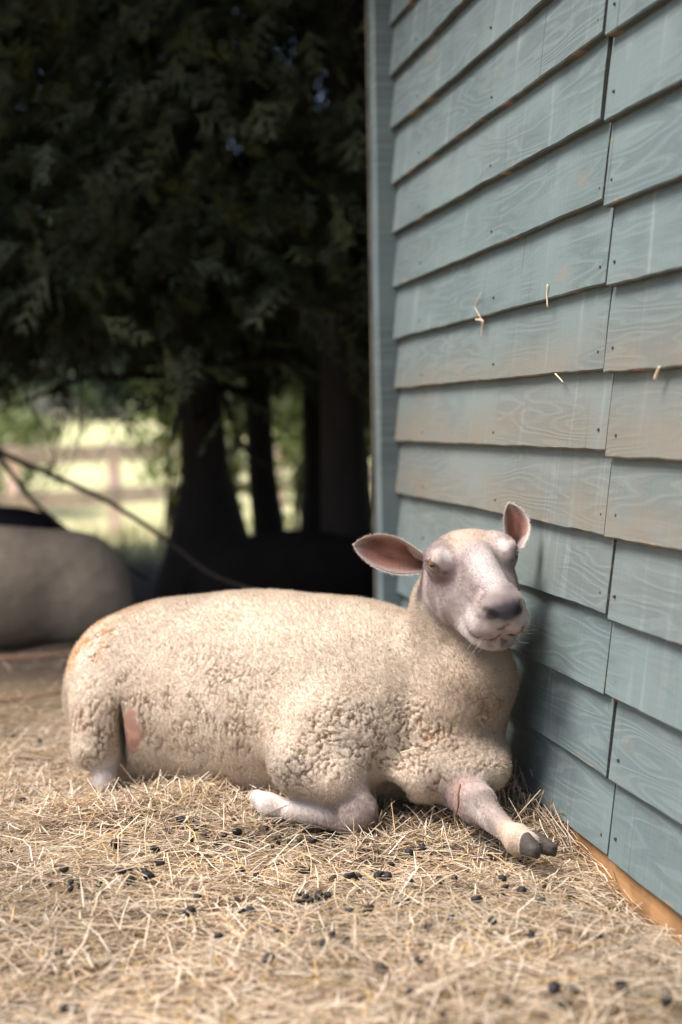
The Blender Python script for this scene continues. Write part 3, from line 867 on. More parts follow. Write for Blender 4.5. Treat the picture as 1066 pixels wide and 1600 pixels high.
eyec = np.minimum(np.linalg.norm(V2 - hp(-0.082, 0.016, 0.008), axis=1), np.linalg.norm(V2 - hp(0.082, 0.016, 0.008), axis=1))
nosec = np.linalg.norm(V2 - hp(0, 0.175, -0.012), axis=1)
keep = (1 - fw) * vis * (eyec > 0.02)[F[:, 0]] * (nosec > 0.046)[F[:, 0]] * (bare < 0.3)[F[:, 0]]
p, vi = scatter(V2, F, keep, n, rg)
flow = np.where(is_head[vi][:, None] > 0.5, -HF[None, :] * 0.6 + np.array([0, 0, -0.25]), np.array([[0.2, -0.3, -0.6]]))
dirn = N2[vi] * 0.32 + flow + rg.normal(0, 0.25, (n, 3)); dirn /= np.linalg.norm(dirn, axis=1)[:, None]
ln = rg.uniform(0.002, 0.0045, n) * np.where(is_head[vi] > 0.5, 1.0, 1.5)
cc_ = np.clip(colr[vi] * rg.uniform(0.85, 1.2, (n, 1)), 0, 0.9)
hair_obj('face_hair', to_ewe(p), to_ewe(p + dirn * ln[:, None]), rg.normal(0, 0.0008, (n, 3)), cc_, np.full(n, 0.00018), FIBRE, ewe)
# pale rim hairs on the ears
rr_, tt_, bb_, cc2 = [], [], [], []
for (Vf, Ff, Cf) in EAR_GEO:
    ns_, nt_ = 26, 15
    cen = Vf[:ns_*nt_].mean(0)
    for k in range(900):
        i = rg.integers(3, ns_ - 1); j = rg.choice([0, nt_ - 1]) if i < ns_ - 3 else rg.integers(0, nt_)
        a = Vf[i*nt_+j]; b = Vf[min(i+1, ns_-1)*nt_+j]; q = a + (b - a) * rg.random()
        d = unit(q - cen) + rg.normal(0, 0.35, 3)
        rr_.append(q); tt_.append(q + d * rg.uniform(0.0015, 0.004)); bb_.append(rg.normal(0, 0.001, 3)); cc2.append((0.72, 0.62, 0.55))
hair_obj('ear_hair', to_ewe(np.array(rr_)), to_ewe(np.array(tt_)), np.array(bb_), np.array(cc2), np.full(len(rr_), 0.00022), FIBRE, ewe)
# whiskers and lashes
rr_, tt_, bb_, cc2 = [], [], [], []
for k in range(26):
    sg = rg.choice([-1, 1]); q = hp(sg * rg.uniform(0.02, 0.04), rg.uniform(0.12, 0.165), rg.uniform(-0.085, -0.04))
    d = HX * sg + HF * 0.4 + np.array([0, 0, -0.3]) + rg.normal(0, 0.3, 3)
    rr_.append(q); tt_.append(q + d * rg.uniform(0.012, 0.03)); bb_.append(rg.normal(0, 0.004, 3)); cc2.append((0.7, 0.66, 0.62))
for sg in (-1, 1):
    for k in range(26):
        t = rg.uniform(-1, 1); q = hp(sg * (0.080 - 0.008 * t), 0.016 + 0.014 * t, 0.0185 - 0.004 * t * t)
        d = HX * sg + HF * 0.25 * t + HU * 0.15 + np.array([0, 0, -0.25])
        rr_.append(q); tt_.append(q + d * rg.uniform(0.008, 0.013)); bb_.append(np.array([0, 0, 0.003])); cc2.append((0.10, 0.07, 0.06) if sg < 0 else (0.5, 0.45, 0.4))
hair_obj('whiskers', to_ewe(np.array(rr_)), to_ewe(np.array(tt_)), np.array(bb_), np.array(cc2), np.full(len(rr_), 0.00018), FIBRE, ewe)
# ------------------------------------------------------------------ conifers and what lies behind
m = NT('bark_dark'); o_ = m.obj(); g = m.noise(m.mapping(o_, (30, 30, 5)), 1.0, 4, 0.65, 0.4)
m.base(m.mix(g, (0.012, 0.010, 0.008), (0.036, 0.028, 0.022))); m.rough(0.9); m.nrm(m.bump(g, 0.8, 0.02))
BARK = m.m
m = NT('cypress_foliage')
m.base(m.attr('col')); m.rough(0.6); m.b.inputs['Specular IOR Level'].default_value = 0.25
CYP = m.m
def spray_template(seed):
    """flat feathery frond: stem along +x, scaly branchlets both sides; length about 1"""
    rr = np.random.default_rng(seed); V, F = [], []
    def leaf(p, d, l, w, nrm):
        s = np.cross(d, nrm); b = len(V)
        V.extend([p - s * w, p + d * l, p + s * w]); F.append((b, b+1, b+2))
    nrm = np.array([0, 0, 1.0])
    leaf(np.zeros(3), np.array([1.0, 0, 0]), 1.0, 0.018, nrm)
    for i in range(5):
        t = 0.10 + 0.85 * i / 5
        for sg in (-1, 1):
            a = sg * R(rr.uniform(32, 52)); l = (0.50 - 0.36 * t) * rr.uniform(0.75, 1.2)
            d = np.array([math.cos(a), math.sin(a), rr.uniform(-0.25, 0.12)]); d /= np.linalg.norm(d)
            p = np.array([t, 0, -0.12 * t * t])
            leaf(p, d, l, 0.034, unit(nrm + rr.normal(0, 0.3, 3)))
            for q in range(1):
                a2 = a + rr.choice([-1, 1]) * R(rr.uniform(28, 50)); d2 = np.array([math.cos(a2), math.sin(a2), rr.uniform(-0.3, 0.1)]); d2 /= np.linalg.norm(d2)
                leaf(p + d * l * (0.35 + 0.3 * q), d2, l * 0.5, 0.030, unit(nrm + rr.normal(0, 0.3, 3)))
    return np.array(V), np.array(F)
TPL = [spray_template(i) for i in range(4)]
def fronds(pos, out, size, rg, drop, c0, c1):
    """place fronds: pos (n,3), outward direction (n,3)"""
    VV, FF, CC = [], [], []; off = 0
    which = rg.integers(0, len(TPL), len(pos))
    for k, (tv, tf) in enumerate(TPL):
        sel = np.where(which == k)[0]; n = len(sel)
        if n == 0: continue
        d = out[sel] + rg.normal(0, 0.6, (n, 3)); d[:, 2] -= drop * rg.uniform(0.5, 1.5, n)
        d /= np.linalg.norm(d, axis=1)[:, None]
        up = np.array([0, 0, 1.0])[None] + rg.normal(0, 0.8, (n, 3))
        s = np.cross(up, d); s /= np.linalg.norm(s, axis=1)[:, None] + 1e-9; w = np.cross(d, s)
        M = np.stack([d, s, w], 1) * size[sel][:, None, None]
        v = np.einsum('pj,njk->npk', tv, M) + pos[sel][:, None, :]
        VV.append(v.reshape(-1, 3))
        FF.append((tf[None] + (np.arange(n) * len(tv))[:, None, None]).reshape(-1, 3) + off); off += n * len(tv)
        t = np.clip(rg.normal(0.45, 0.28, n), 0, 1)[:, None]
        col = np.array(c0)[None] * (1 - t) + np.array(c1)[None] * t
        CC.append(np.repeat(col, len(tv), 0))
    return np.concatenate(VV), np.concatenate(FF), np.concatenate(CC)
def crown_points(n, base, rad, z0, z1, rg, hang):
    a = rg.uniform(0, 2 * math.pi, n)
    tz = rg.random(n) ** 1.25
    rr = np.sqrt(rg.uniform(0.06, 1, n))
    env = rad * np.interp(tz, [0, 0.18, 0.45, 1.0], [0.70, 1.0, 0.92, 0.22])  # wide overhang above the view, shaped to shade the lower boughs
    x = base[0] + np.cos(a) * rr * env; y = base[1] + np.sin(a) * rr * env
    und = hang(x, y)
    z = z0 + und + (z1 - z0 - und) * tz + rg.normal(0, 0.10, n)
    out = np.stack([np.cos(a), np.sin(a), np.full(n, -0.25)], 1)
    return np.stack([x, y, z], 1), out
def conifer(base, r, height, rad, z0, n, label, seed, trunk_top=None, lean=(0, 0), size=(0.13, 0.27), limbs=6, hang=None, radii=None, flare=1.6):
    rg = np.random.default_rng(seed); bx, by = base
    gz = float(ground_z(np.array([bx]), np.array([by]))[0])
    t = empty('conifer_tree', (bx, by, gz)); tag(t, label, 'tree', 'conifers behind the ewe')
    hs = np.array([0, 0.08, 0.25, 0.6, 1.2, 2.0, 3.2, height * 0.95])
    pts = [(lean[0] * h + 0.03 * math.sin(h * 2 + seed), lean[1] * h + 0.02 * math.cos(h * 1.7 + seed), h - 0.05) for h in hs]
    rads = r * np.array([flare, flare * 0.86, 1.15, 1.0, 0.95, 0.85, 0.65, 0.12]) if radii is None else np.array(radii)
    V, F = tube_vf(pts, rads, 14)
    V = V + (vnoise(V * 9, seed)[:, None] - 0.5) * 0.025
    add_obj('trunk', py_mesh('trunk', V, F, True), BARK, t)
    for i in range(limbs):
        h = rg.uniform(0.75, 2.4); a = rg.uniform(0, 2 * math.pi); l = rg.uniform(0.7, 1.7)
        q0 = np.array([lean[0] * h, lean[1] * h, h]); d = np.array([math.cos(a), math.sin(a), 0])
        pp = [q0, q0 + d * l * 0.3 + [0, 0, 0.10], q0 + d * l * 0.65 + [0, 0, 0.10], q0 + d * l + [0, 0, -0.08]]
        V, F = tube_vf(pp, [0.028, 0.022, 0.014, 0.005], 6)
        add_obj('limb', py_mesh('limb', V, F, True), BARK, t)
    if n:
        hg = hang if hang else (lambda x, y: (vnoise(np.stack([x * 1.6, y * 1.6, x * 0], 1), seed) - 0.5) * 0.5)
        p, out = crown_points(n, (bx, by), rad, z0, height, rg, hg)
        lx = (p[:, 0] - W0[0]) * WD[0] + (p[:, 1] - W0[1]) * WD[1]; wd = wall_dist(p[:, 0], p[:, 1])
        k = ~((lx < X_END + 0.45) & (wd < 0.75) & (wd > -DEPTH - 0.6) & (p[:, 2] < 3.6))
        k &= ~((p[:, 1] < 4.85) & (p[:, 2] < 2.5 - 0.1 * (4.85 - p[:, 1])))
        k &= p[:, 1] > 3.7
        p, out = p[k], out[k]
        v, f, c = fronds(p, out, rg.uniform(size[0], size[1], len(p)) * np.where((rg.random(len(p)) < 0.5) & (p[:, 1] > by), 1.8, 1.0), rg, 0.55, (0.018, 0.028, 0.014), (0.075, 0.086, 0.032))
        me = np_mesh('crown', v - np.array([bx, by, gz]), f, False); set_col(me, 'col', c)
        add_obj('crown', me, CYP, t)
    return t
def gx_(u, y): return float(P(u, 700, y)[0])
SPREAD = lambda k: (lambda x, y: (vnoise(np.stack([x * 1.8, y * 1.8, x * 0], 1), k) - 0.5) * 0.55)
t1 = conifer((gx_(312, 6.3), 6.3), 0.088, 7.8, 3.1, 1.36, 14500, 'thick dark conifer trunk with a broad base, left of the other trunks', 1, hang=SPREAD(1), radii=[0.26, 0.25, 0.20, 0.10, 0.078, 0.07, 0.055, 0.01])
t2 = conifer((gx_(414, 7.0), 7.0), 0.070, 7.5, 2.4, 1.38, 8200, 'slimmer dark conifer trunk between two thicker ones', 2, lean=(-0.008, 0), hang=SPREAD(2))
t3 = conifer((gx_(545, 5.75), 5.75), 0.098, 7.6, 2.9, 1.34, 13500, 'dark conifer trunk nearest the shed corner', 3, hang=SPREAD(3))
t4 = conifer((gx_(-70, 6.4), 6.4), 0.09, 7.6, 3.1, 1.16, 14500, 'conifer with low hanging boughs at the left edge', 4, hang=SPREAD(4))
t5 = conifer((gx_(490, 7.6), 7.6), 0.085, 7.2, 1.9, 1.35, 3200, 'far dark trunk seen just left of the trunk nearest the shed', 6, hang=SPREAD(6))

# ---- bare boughs and dead twigs, parts of their trees
def bough(tree, pix, y0, y1, r0, r1, name='limb'):
    n = len(pix); ys = np.linspace(y0, y1, n)
    pts = np.array([P(u, v, y) for (u, v), y in zip(pix, ys)])
    tt = np.linspace(0, n - 1, n * 4)
    pts = np.stack([np.interp(tt, np.arange(n), pts[:, k]) for k in range(3)], 1)
    pts[1:-1] = (pts[:-2] + 2 * pts[1:-1] + pts[2:]) / 4
    V, F = tube_vf(pts, np.linspace(r0, r1, len(pts)), 6)
    return add_obj(name, py_mesh(name, V - np.array(tree.location), F, True), BARK, tree)
bough(t4, [(-60, 672), (10, 712), (80, 742), (160, 778), (240, 828), (330, 900), (420, 930)], 6.2, 4.6, 0.014, 0.005)
bough(t4, [(-60, 655), (0, 715), (45, 778), (95, 822), (165, 866), (230, 905)], 6.3, 5.6, 0.013, 0.006)
bough(t1, [(312, 470), (250, 430), (150, 445), (60, 470), (-20, 465)], 6.3, 5.6, 0.020, 0.008)
bough(t1, [(312, 430), (400, 424), (470, 415), (520, 392), (560, 350)], 6.3, 5.5, 0.018, 0.006)
bough(t1, [(345, 600), (362, 660), (385, 705), (425, 735)], 6.3, 6.0, 0.016, 0.006)
rgt = np.random.default_rng(5)
for k in range(18):
    u = rgt.uniform(-20, 300); v = rgt.uniform(520, 600); y = rgt.uniform(5.2, 6.6)
    pix = [(u, v)]
    du = rgt.normal(0, 14)
    for j in range(4):
        du += rgt.normal(0, 12); u += du; v += rgt.uniform(22, 62); pix.append((u, v))
    bough(t4 if u < 150 else t1, pix, y, y + rgt.uniform(-0.5, 0.2), rgt.uniform(0.003, 0.006), 0.0012, 'twig')
# ------------------------------------------------------------------ straw
def strands(cx, cy, z, ang, pit, ln, rad, bend, cols, lift=None):
    """bent three sided stalks: nine points each"""
    n = len(cx)
    d = np.stack([np.cos(ang) * np.cos(pit), np.sin(ang) * np.cos(pit), np.sin(pit)], 1)
    s = np.stack([-np.sin(ang), np.cos(ang), np.zeros(n)], 1)
    u = np.cross(d, s)
    c = np.stack([cx, cy, z], 1)
    V = np.empty((n, 9, 3)); C = np.empty((n, 9, 3))
    for i, t in enumerate((-0.5, 0.0, 0.5)):
        q = c + d * (ln * t)[:, None] + (s * bend[:, :1] + u * bend[:, 1:2]) * ((0.25 - t * t) * 4 * ln)[:, None]
        for k in range(3):
            a = 2 * math.pi * k / 3 + 0.5
            V[:, i * 3 + k] = q + (s * math.cos(a) * 1.35 + u * math.sin(a) * 0.75) * (rad * (1.0, 1.0, 0.65)[i])[:, None]
            C[:, i * 3 + k] = cols
    f = []
    for i in range(2):
        for k in range(3):
            k2 = (k + 1) % 3
            f.append((i*3+k, i*3+k2, (i+1)*3+k2, (i+1)*3+k))
    f = np.array(f)
    F = (f[None] + (np.arange(n) * 9)[:, None, None]).reshape(-1, 4)
    return V.reshape(-1, 3), F, C.reshape(-1, 3)
def straw_colours(n, rg):
    pal = np.array([(0.82, 0.675, 0.49), (0.73, 0.555, 0.37), (0.61, 0.445, 0.285), (0.88, 0.775, 0.61), (0.40, 0.27, 0.16), (0.71, 0.59, 0.45), (0.70, 0.48, 0.20), (0.22, 0.15, 0.095), (0.36, 0.33, 0.16)])
    pr = np.array([0.23, 0.20, 0.14, 0.17, 0.06, 0.09, 0.05, 0.045, 0.02])
    return pal[rg.choice(len(pal), n, p=pr / pr.sum())] * rg.uniform(0.8, 1.15, (n, 1))
rg = np.random.default_rng(21)
Vs, Fs, Cs = [], [], []; off = 0
def emit(n, x0, x1, y0, y1, lmin, lmax, rmin, rmax, zspread, pitch, dens=None, tone=1.0):
    global off
    x = rg.uniform(x0, x1, n); y = rg.uniform(y0, y1, n)
    k = wall_dist(x, y) > -0.012 + 0.0 * x
    fade = 1 - sstep(3.9, 4.7, y + (vnoise(np.stack([x * 1.5, y * 1.5, x * 0], 1), 55) - 0.5) * 1.2)
    k &= rg.random(n) < np.clip(fade, 0.015, 1)
    if dens is not None: k &= rg.random(n) < dens(x, y)
    x, y = x[k], y[k]; n = len(x)
    ln = rg.uniform(lmin, lmax, n) * rg.uniform(0.5, 1, n)
    # stalks close to the wall run more along it, and none may poke through it
    ang = rg.uniform(0, 2 * math.pi, n)
    wdst = wall_dist(x, y)
    wa_ = math.atan2(WD[1], WD[0])
    close = wdst < ln * 0.5
    ang = np.where(close, wa_ + rg.normal(0, 0.12, n), ang)
    pit = rg.normal(0, pitch, n)
    z = ground_z(x, y) + rg.random(n) ** 1.3 * zspread + np.abs(np.sin(pit)) * ln * 0.3
    rad = rg.uniform(rmin, rmax, n)
    bend = rg.normal(0, 0.042, (n, 2)); bend[:, 1] = np.abs(bend[:, 1]) * 0.6
    col = straw_colours(n, rg)
    patch = vnoise(np.stack([x * 4.5, y * 4.5, x * 0], 1), 77)
    col = col * (0.72 + 0.50 * patch)[:, None] * tone
    v, f, c = strands(x, y, z, ang, pit, ln, rad, bend, col)
    Vs.append(v); Fs.append(f + off); Cs.append(c); off += len(v)
def in_view(x, y):
    # thin out what lies well outside the picture
    half = 0.26 * y + 0.12
    return np.where(np.abs(x) < half, 1.0, np.clip(1 - (np.abs(x) - half) * 1.4, 0.15, 1))
emit(76000, -2.2, 0.9, 1.35, 4.9, 0.025, 0.10, 0.0004, 0.0009, 0.018, 0.12, in_view, 0.86)       # fine chaff below, darkened to paint shade into the gaps
emit(34000, -2.2, 0.9, 1.35, 4.9, 0.04, 0.14, 0.0005, 0.0011, 0.028, 0.13, in_view)       # stalks
emit(7500, -2.2, 0.9, 1.35, 4.6, 0.05, 0.15, 0.0007, 0.0012, 0.034, 0.16, in_view, 1.12)        # broad stalks on top, brightened to paint in highlights
emit(2600, -2.0, 0.9, 1.35, 4.4, 0.03, 0.10, 0.0006, 0.0012, 0.045, 0.65, in_view)        # sticking up
# thicker in front of and around the ewe
c0 = P(300, 1235, 2.82)
emit(2600, c0[0] - 0.30, c0[0] + 0.24, c0[1] - 0.16, c0[1] + 0.10, 0.04, 0.13, 0.0006, 0.0012, 0.040, 0.28)
c0 = P(640, 1275, 2.66)
emit(1500, c0[0] - 0.12, c0[0] + 0.22, c0[1] - 0.10, c0[1] + 0.08, 0.04, 0.13, 0.0007, 0.0014, 0.030, 0.35)
c0 = P(835, 1250, 2.72)
emit(900, c0[0] - 0.07, c0[0] + 0.07, c0[1] - 0.14, c0[1] + 0.12, 0.04, 0.13, 0.0007, 0.0013, 0.045, 0.5)
c0 = P(120, 1215, 3.02)
emit(1200, c0[0] - 0.20, c0[0] + 0.16, c0[1] - 0.14, c0[1] + 0.08, 0.03, 0.11, 0.0006, 0.0012, 0.028, 0.30)
me = np_mesh('straw', np.concatenate(Vs), np.concatenate(Fs), False)
set_col(me, 'col', np.concatenate(Cs))
m = NT('straw_stalk'); m.base(m.attr('col')); m.rough(0.55); m.b.inputs['Specular IOR Level'].default_value = 0.35
STRAW = m.m
tag(add_obj('straw', me, STRAW), 'loose golden straw bedding covering the ground', 'straw', kind='stuff')

# ---- droppings: dark pellets lying on the straw
m = NT('dropping_dark'); g = m.noise(m.obj(), 180, 3, 0.6)
m.base(m.mix(g, (0.010, 0.010, 0.011), (0.040, 0.036, 0.033))); m.rough(0.6); m.nrm(m.bump(g, 0.6, 0.003))
DROP = m.m
def pellet_mesh(seed, r=0.0065):
    rr = np.random.default_rng(seed); V, F = [], []; nr, na = 6, 9
    V.append((0, 0, r))
    for i in range(1, nr):
        th = math.pi * i / nr
        for k in range(na):
            a = 2 * math.pi * k / na; w = 1 + rr.uniform(-0.17, 0.17)
            V.append((1.35 * r * w * math.sin(th) * math.cos(a), r * w * math.sin(th) * math.sin(a), r * 0.9 * math.cos(th)))
    V.append((0, 0, -r * 0.9))
    for k in range(na):
        F.append((0, 1 + k, 1 + (k + 1) % na)); b0 = 1 + (nr - 2) * na
        F.append((len(V) - 1, b0 + (k + 1) % na, b0 + k))
    for i in range(nr - 2):
        for k in range(na):
            a = 1 + i * na + k; b = 1 + i * na + (k + 1) % na
            F.append((a, a + na, b + na, b))
    return py_mesh('dropping', V, F, True)
PEL = [pellet_mesh(i) for i in range(7)]
spots = [(331,1202),(345,1198),(290,1272),(298,1280),(283,1284),(344,1303),(263,1297),(181,1330),(231,1370),(190,1374),(242,1326),(305,1286),(322,1298),
    (434,1293),(452,1291),(468,1296),(490,1292),(370,1290),(392,1291),(481,1330),(473,1328),(461,1330),(472,1381),(485,1384),(500,1392),(498,1384),(341,1396),(296,1422),
    (432,1449),(391,1405),(342,1465),(100,1367),(155,1383),(110,1393),(543,1347),(595,1349),(605,1352),(642,1360),(688,1356),(730,1344),(782,1371),(790,1368),(745,1393),(706,1429),
    (634,1391),(624,1395),(590,1350),(520,1347),(892,1378),(935,1462),(971,1562),(866,1560),(597,1518),(653,1512),(672,1522),(668,1450),(540,1466),(547,1402),(573,1410),(420,1500),(505,1476),
    (210,1250),(170,1240),(60,1268),(35,1240),(22,1222),(15,1330),(80,1500),(92,1496),(288,1527),(102,1563),(120,1566),(1043,1580),(790,1568),(690,1600),(640,1570),(250,1346),(375,1345),
    (62,1150),(20,1130),(660,1303),(640,1310),(610,1322),(585,1330),(690,1310),(865,1352),(846,1400),(770,1440),(815,1372),(400,1352),(330,1340),(830,1470)]
rsp = random.Random(9)
for k in range(60):                                  # small clusters round the ones picked out above
    u, v = spots[rsp.randrange(60)]
    spots.append((u + rsp.gauss(0, 22), v + rsp.gauss(0, 8)))
for i, (u, v) in enumerate(spots):
    q = G(u, v, 0.022)
    q[2] = float(ground_z(np.array([q[0]]), np.array([q[1]]))[0]) + random.uniform(0.013, 0.030)
    o = bpy.data.objects.new('dropping', PEL[i % 7])
    if not PEL[i % 7].materials: PEL[i % 7].materials.append(DROP)
    link(o); o.location = q
    o.rotation_euler = (random.uniform(-0.5, 0.5), random.uniform(-0.5, 0.5), random.uniform(0, 6.28))
    o.scale = (random.uniform(0.7, 1.35),) * 3 if i < 89 else (random.uniform(0.5, 1.0),) * 3
    tag(o, 'small round black dropping lying on the straw', 'dropping', 'droppings scattered on the straw')
# ------------------------------------------------------------------ other sheep resting in the shade
m = NT('flock_wool'); m.base(m.attr('col')); m.rough(0.95); m.b.inputs['Specular IOR Level'].default_value = 0.05
FLOCK = m.m
def flock_sheep(name, loc, rz, scale, wool_c, face_c, label, head_turn=0.0, seed=0):
    cs_, sn_ = math.cos(head_turn), math.sin(head_turn)
    def hd(a, b, c): return np.array([0.52 + cs_ * b - sn_ * a, sn_ * b + cs_ * a, 0.36 + c])
    def f(p):
        A = np.array
        d = d_ell(p, A([0.02, 0, 0.20]), (0.44, 0.225, 0.235))
        d = s_min(d, d_ell(p, A([-0.30, 0, 0.185]), (0.20, 0.205, 0.20)), 0.10)
        d = s_min(d, d_ell(p, A([-0.30, 0.13, 0.13]), (0.17, 0.10, 0.13)), 0.05)
        d = s_min(d, d_ell(p, A([-0.30, -0.13, 0.13]), (0.17, 0.10, 0.13)), 0.05)
        d = s_min(d, d_cone(p, A([0.30, 0, 0.24]), hd(0, -0.05, -0.02), 0.15, 0.085), 0.08)
        return d
    def g(p):
        d = d_ell(p, hd(0, 0, 0), (0.085, 0.075, 0.07))
        d = s_min(d, d_cone(p, hd(0, 0.0, -0.01), hd(0, 0.16, -0.09), 0.062, 0.042), 0.04)
        d = np.minimum(d, d_cone(p, np.array([0.30, 0.13, 0.05]), np.array([0.48, 0.12, 0.03]), 0.05, 0.03))
        d = np.minimum(d, d_cone(p, np.array([0.30, -0.13, 0.05]), np.array([0.48, -0.12, 0.03]), 0.05, 0.03))
        return d
    V, F = surface_nets(lambda p: s_min(f(p), g(p), 0.03), (-0.62, -0.40, -0.06), (0.92, 0.40, 0.62), 0.013)
    N = vert_normals(V, F)
    w = sstep(-0.01, 0.02, g(V) - f(V))
    e, _ = cell_edge(V / 0.03 + fbm(V * 12, 3 + seed, 2)[:, None] * 1.5, seed)
    V = V + N * (w * (-0.003 * (1 - sstep(0, 0.3, e)) + 0.006 * (fbm(V * 25, seed, 2) - 0.5)))[:, None]
    t = empty(name, loc, rz); t.scale = (scale,) * 3
    tag(t, label, 'sheep', 'sheep resting in the shade')
    me = np_mesh('body', V, F, True)
    n1 = (0.8 + 0.4 * fbm(V * 14, 9 + seed, 3))[:, None]
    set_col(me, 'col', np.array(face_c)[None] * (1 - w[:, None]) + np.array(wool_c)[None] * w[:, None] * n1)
    at = me.attributes.new('wool', 'FLOAT', 'POINT'); at.data.foreach_set('value', w.astype(np.float32))
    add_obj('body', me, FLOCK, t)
    for sg in (-1, 1):
        B = hd(sg * 0.055, -0.03, 0.03); T = hd(sg * 0.17, -0.05, 0.02)
        Vf, Ff, Cf = ear_mesh(B, T, np.array([0.2, 0, 1.0]), 0.032, 0.02, 0.0)
        me = np_mesh('ear', Vf, Ff, True); set_col(me, 'col', np.array(face_c)[None] * np.ones((len(Vf), 1)))
        add_obj('ear', me, EAR_MAT, t)
    return t
def on_ground(u, y, dz=-0.01):
    q = P(u, 900, y); return (float(q[0]), float(q[1]), float(ground_z(np.array([q[0]]), np.array([q[1]]))[0]) + dz)
flock_sheep('sheep', on_ground(-5, 5.15), R(205), 1.0, (0.38, 0.305, 0.22), (0.28, 0.23, 0.19), 'grey looking woolly sheep lying in the shade at the left edge', 0.4, 1)
flock_sheep('sheep', on_ground(-70, 6.2), R(170), 1.12, (0.030, 0.028, 0.030), (0.02, 0.02, 0.02), 'black sheep lying behind the grey one at the left edge', 0.0, 2)
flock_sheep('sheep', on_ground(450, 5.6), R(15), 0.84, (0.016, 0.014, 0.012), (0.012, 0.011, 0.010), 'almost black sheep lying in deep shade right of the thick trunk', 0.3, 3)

# ------------------------------------------------------------------ fence in the sunny field
FW = raw_wood('fence_wood', (0.72, 0.51, 0.43), (0.86, 0.69, 0.60))
fence = empty('field_fence', on_ground(60, 13.2, 0)); tag(fence, 'pale wooden post and rail fence in the sunny field', 'fence')
fo = np.array(fence.location)
FA, FB = P(-160, 760, 12.4), P(640, 760, 18.2)
def fpt(t): return FA + (FB - FA) * t
nst = 6
for k in range(nst + 1):
    q = fpt(k / nst); gz = float(ground_z(np.array([q[0]]), np.array([q[1]]))[0])
    V, F = box_vf((-0.06, -0.05, gz - 0.1), (0.06, 0.05, 0.60)); 
    add_obj('post', py_mesh('post', V + [q[0] - fo[0], q[1] - fo[1], -fo[2]], F, False), FW, fence)
fd = unit((FB - FA) * [1, 1, 0]); fs = np.array([-fd[1], fd[0], 0])
for zc in (0.50, 0.07):
    for k in range(nst):
        a, b = fpt(k / nst), fpt((k + 1) / nst)
        V = []
        for q, e in ((a, 0.0), (b, -0.0)):
            for (yy, zz) in ((-0.09, -0.082), (-0.052, -0.082), (-0.052, 0.082), (-0.09, 0.082)):
                pp = q + fd * (0.004 if q is a else -0.004) + fs * yy * (1 if fs[1] > 0 else -1)
                V.append((pp[0] - fo[0], pp[1] - fo[1], zc + zz - fo[2]))
        F = [(0,1,2,3),(7,6,5,4),(0,4,5,1),(1,5,6,2),(2,6,7,3),(3,7,4,0)]
        add_obj('rail', py_mesh('rail', V, F, False), FW, fence)

# ------------------------------------------------------------------ bushes, hedge, tall grass in the sun
m = NT('broad_leaf'); m.base(m.attr('col')); m.rough(0.5)
m.b.inputs['Transmission Weight'].default_value = 0.0
LEAF = m.m
def leaf_cloud(centres, radii, n, rg, lsz, c0, c1):
    k = rg.integers(0, len(centres), n)
    d = rg.normal(0, 1, (n, 3)); d /= np.linalg.norm(d, axis=1)[:, None]
    p = np.asarray(centres)[k] + d * np.asarray(radii)[k] * (rg.uniform(0.35, 1.0, (n, 1)) ** 0.5)
    a = d + rg.normal(0, 0.7, (n, 3)); a /= np.linalg.norm(a, axis=1)[:, None]
    s = np.cross(a, rg.normal(0, 1, (n, 3))); s /= np.linalg.norm(s, axis=1)[:, None]; t = np.cross(a, s)
    sz = rg.uniform(0.6, 1.3, (n, 1)) * lsz
    V = np.stack([p - s * sz, p + t * sz * 0.5, p + s * sz, p - t * sz * 0.5], 1).reshape(-1, 3)
    F = np.arange(n * 4).reshape(-1, 4)
    tt = rg.random((n, 1)); C = np.repeat(np.array(c0)[None] * (1 - tt) + np.array(c1)[None] * tt, 4, 0)
    return V, F, C
def bush(name, base, w, h, n, lsz, c0, c1, label, seed, group='bushes beyond the trees'):
    rg = np.random.default_rng(seed); t = empty(name, base); tag(t, label, 'bush', group)
    ce, ra = [], []
    for i in range(9):
        ce.append((rg.uniform(-w, w) * 0.6, rg.uniform(-w, w) * 0.5, h * rg.uniform(0.25, 0.8))); ra.append(np.array([w * 0.5, w * 0.5, h * 0.28]) * rg.uniform(0.7, 1.1))
    V, F, C = leaf_cloud(ce, ra, n, rg, lsz, c0, c1)
    me = np_mesh('foliage', V, F, False); set_col(me, 'col', C); add_obj('foliage', me, LEAF, t)
    for i in range(4):
        c = ce[i]; V, F = tube_vf([(0.05 * i - 0.1, 0, -0.1), (c[0] * 0.5, c[1] * 0.5, c[2] * 0.5), c], [0.03, 0.02, 0.008], 6)
        add_obj('stem', py_mesh('stem', V, F, True), BARK, t)
    return t
G0, G1 = (0.08, 0.12, 0.035), (0.24, 0.28, 0.10)
bush('bush', on_ground(368, 10.5, 0), 0.42, 1.75, 1500, 0.045, G0, G1, 'sunlit green bush seen between the first two trunks', 1)
bush('bush', on_ground(478, 11.5, 0), 0.40, 1.85, 1400, 0.045, G0, G1, 'sunlit green bush seen between the second trunk and the one by the shed', 2)
bush('bush', on_ground(600, 10.5, 0), 0.4, 1.6, 1200, 0.045, G0, G1, 'sunlit green bush just showing beside the shed corner', 3)
bush('bush', on_ground(265, 12.0, 0), 0.5, 1.9, 1500, 0.05, G0, G1, 'loose green bush left of the thick trunk', 4)
bush('bush', on_ground(25, 17.5, 0), 0.8, 1.6, 1600, 0.06, G0, (0.2, 0.23, 0.08), 'pale green bush behind the fence at the left edge', 5)
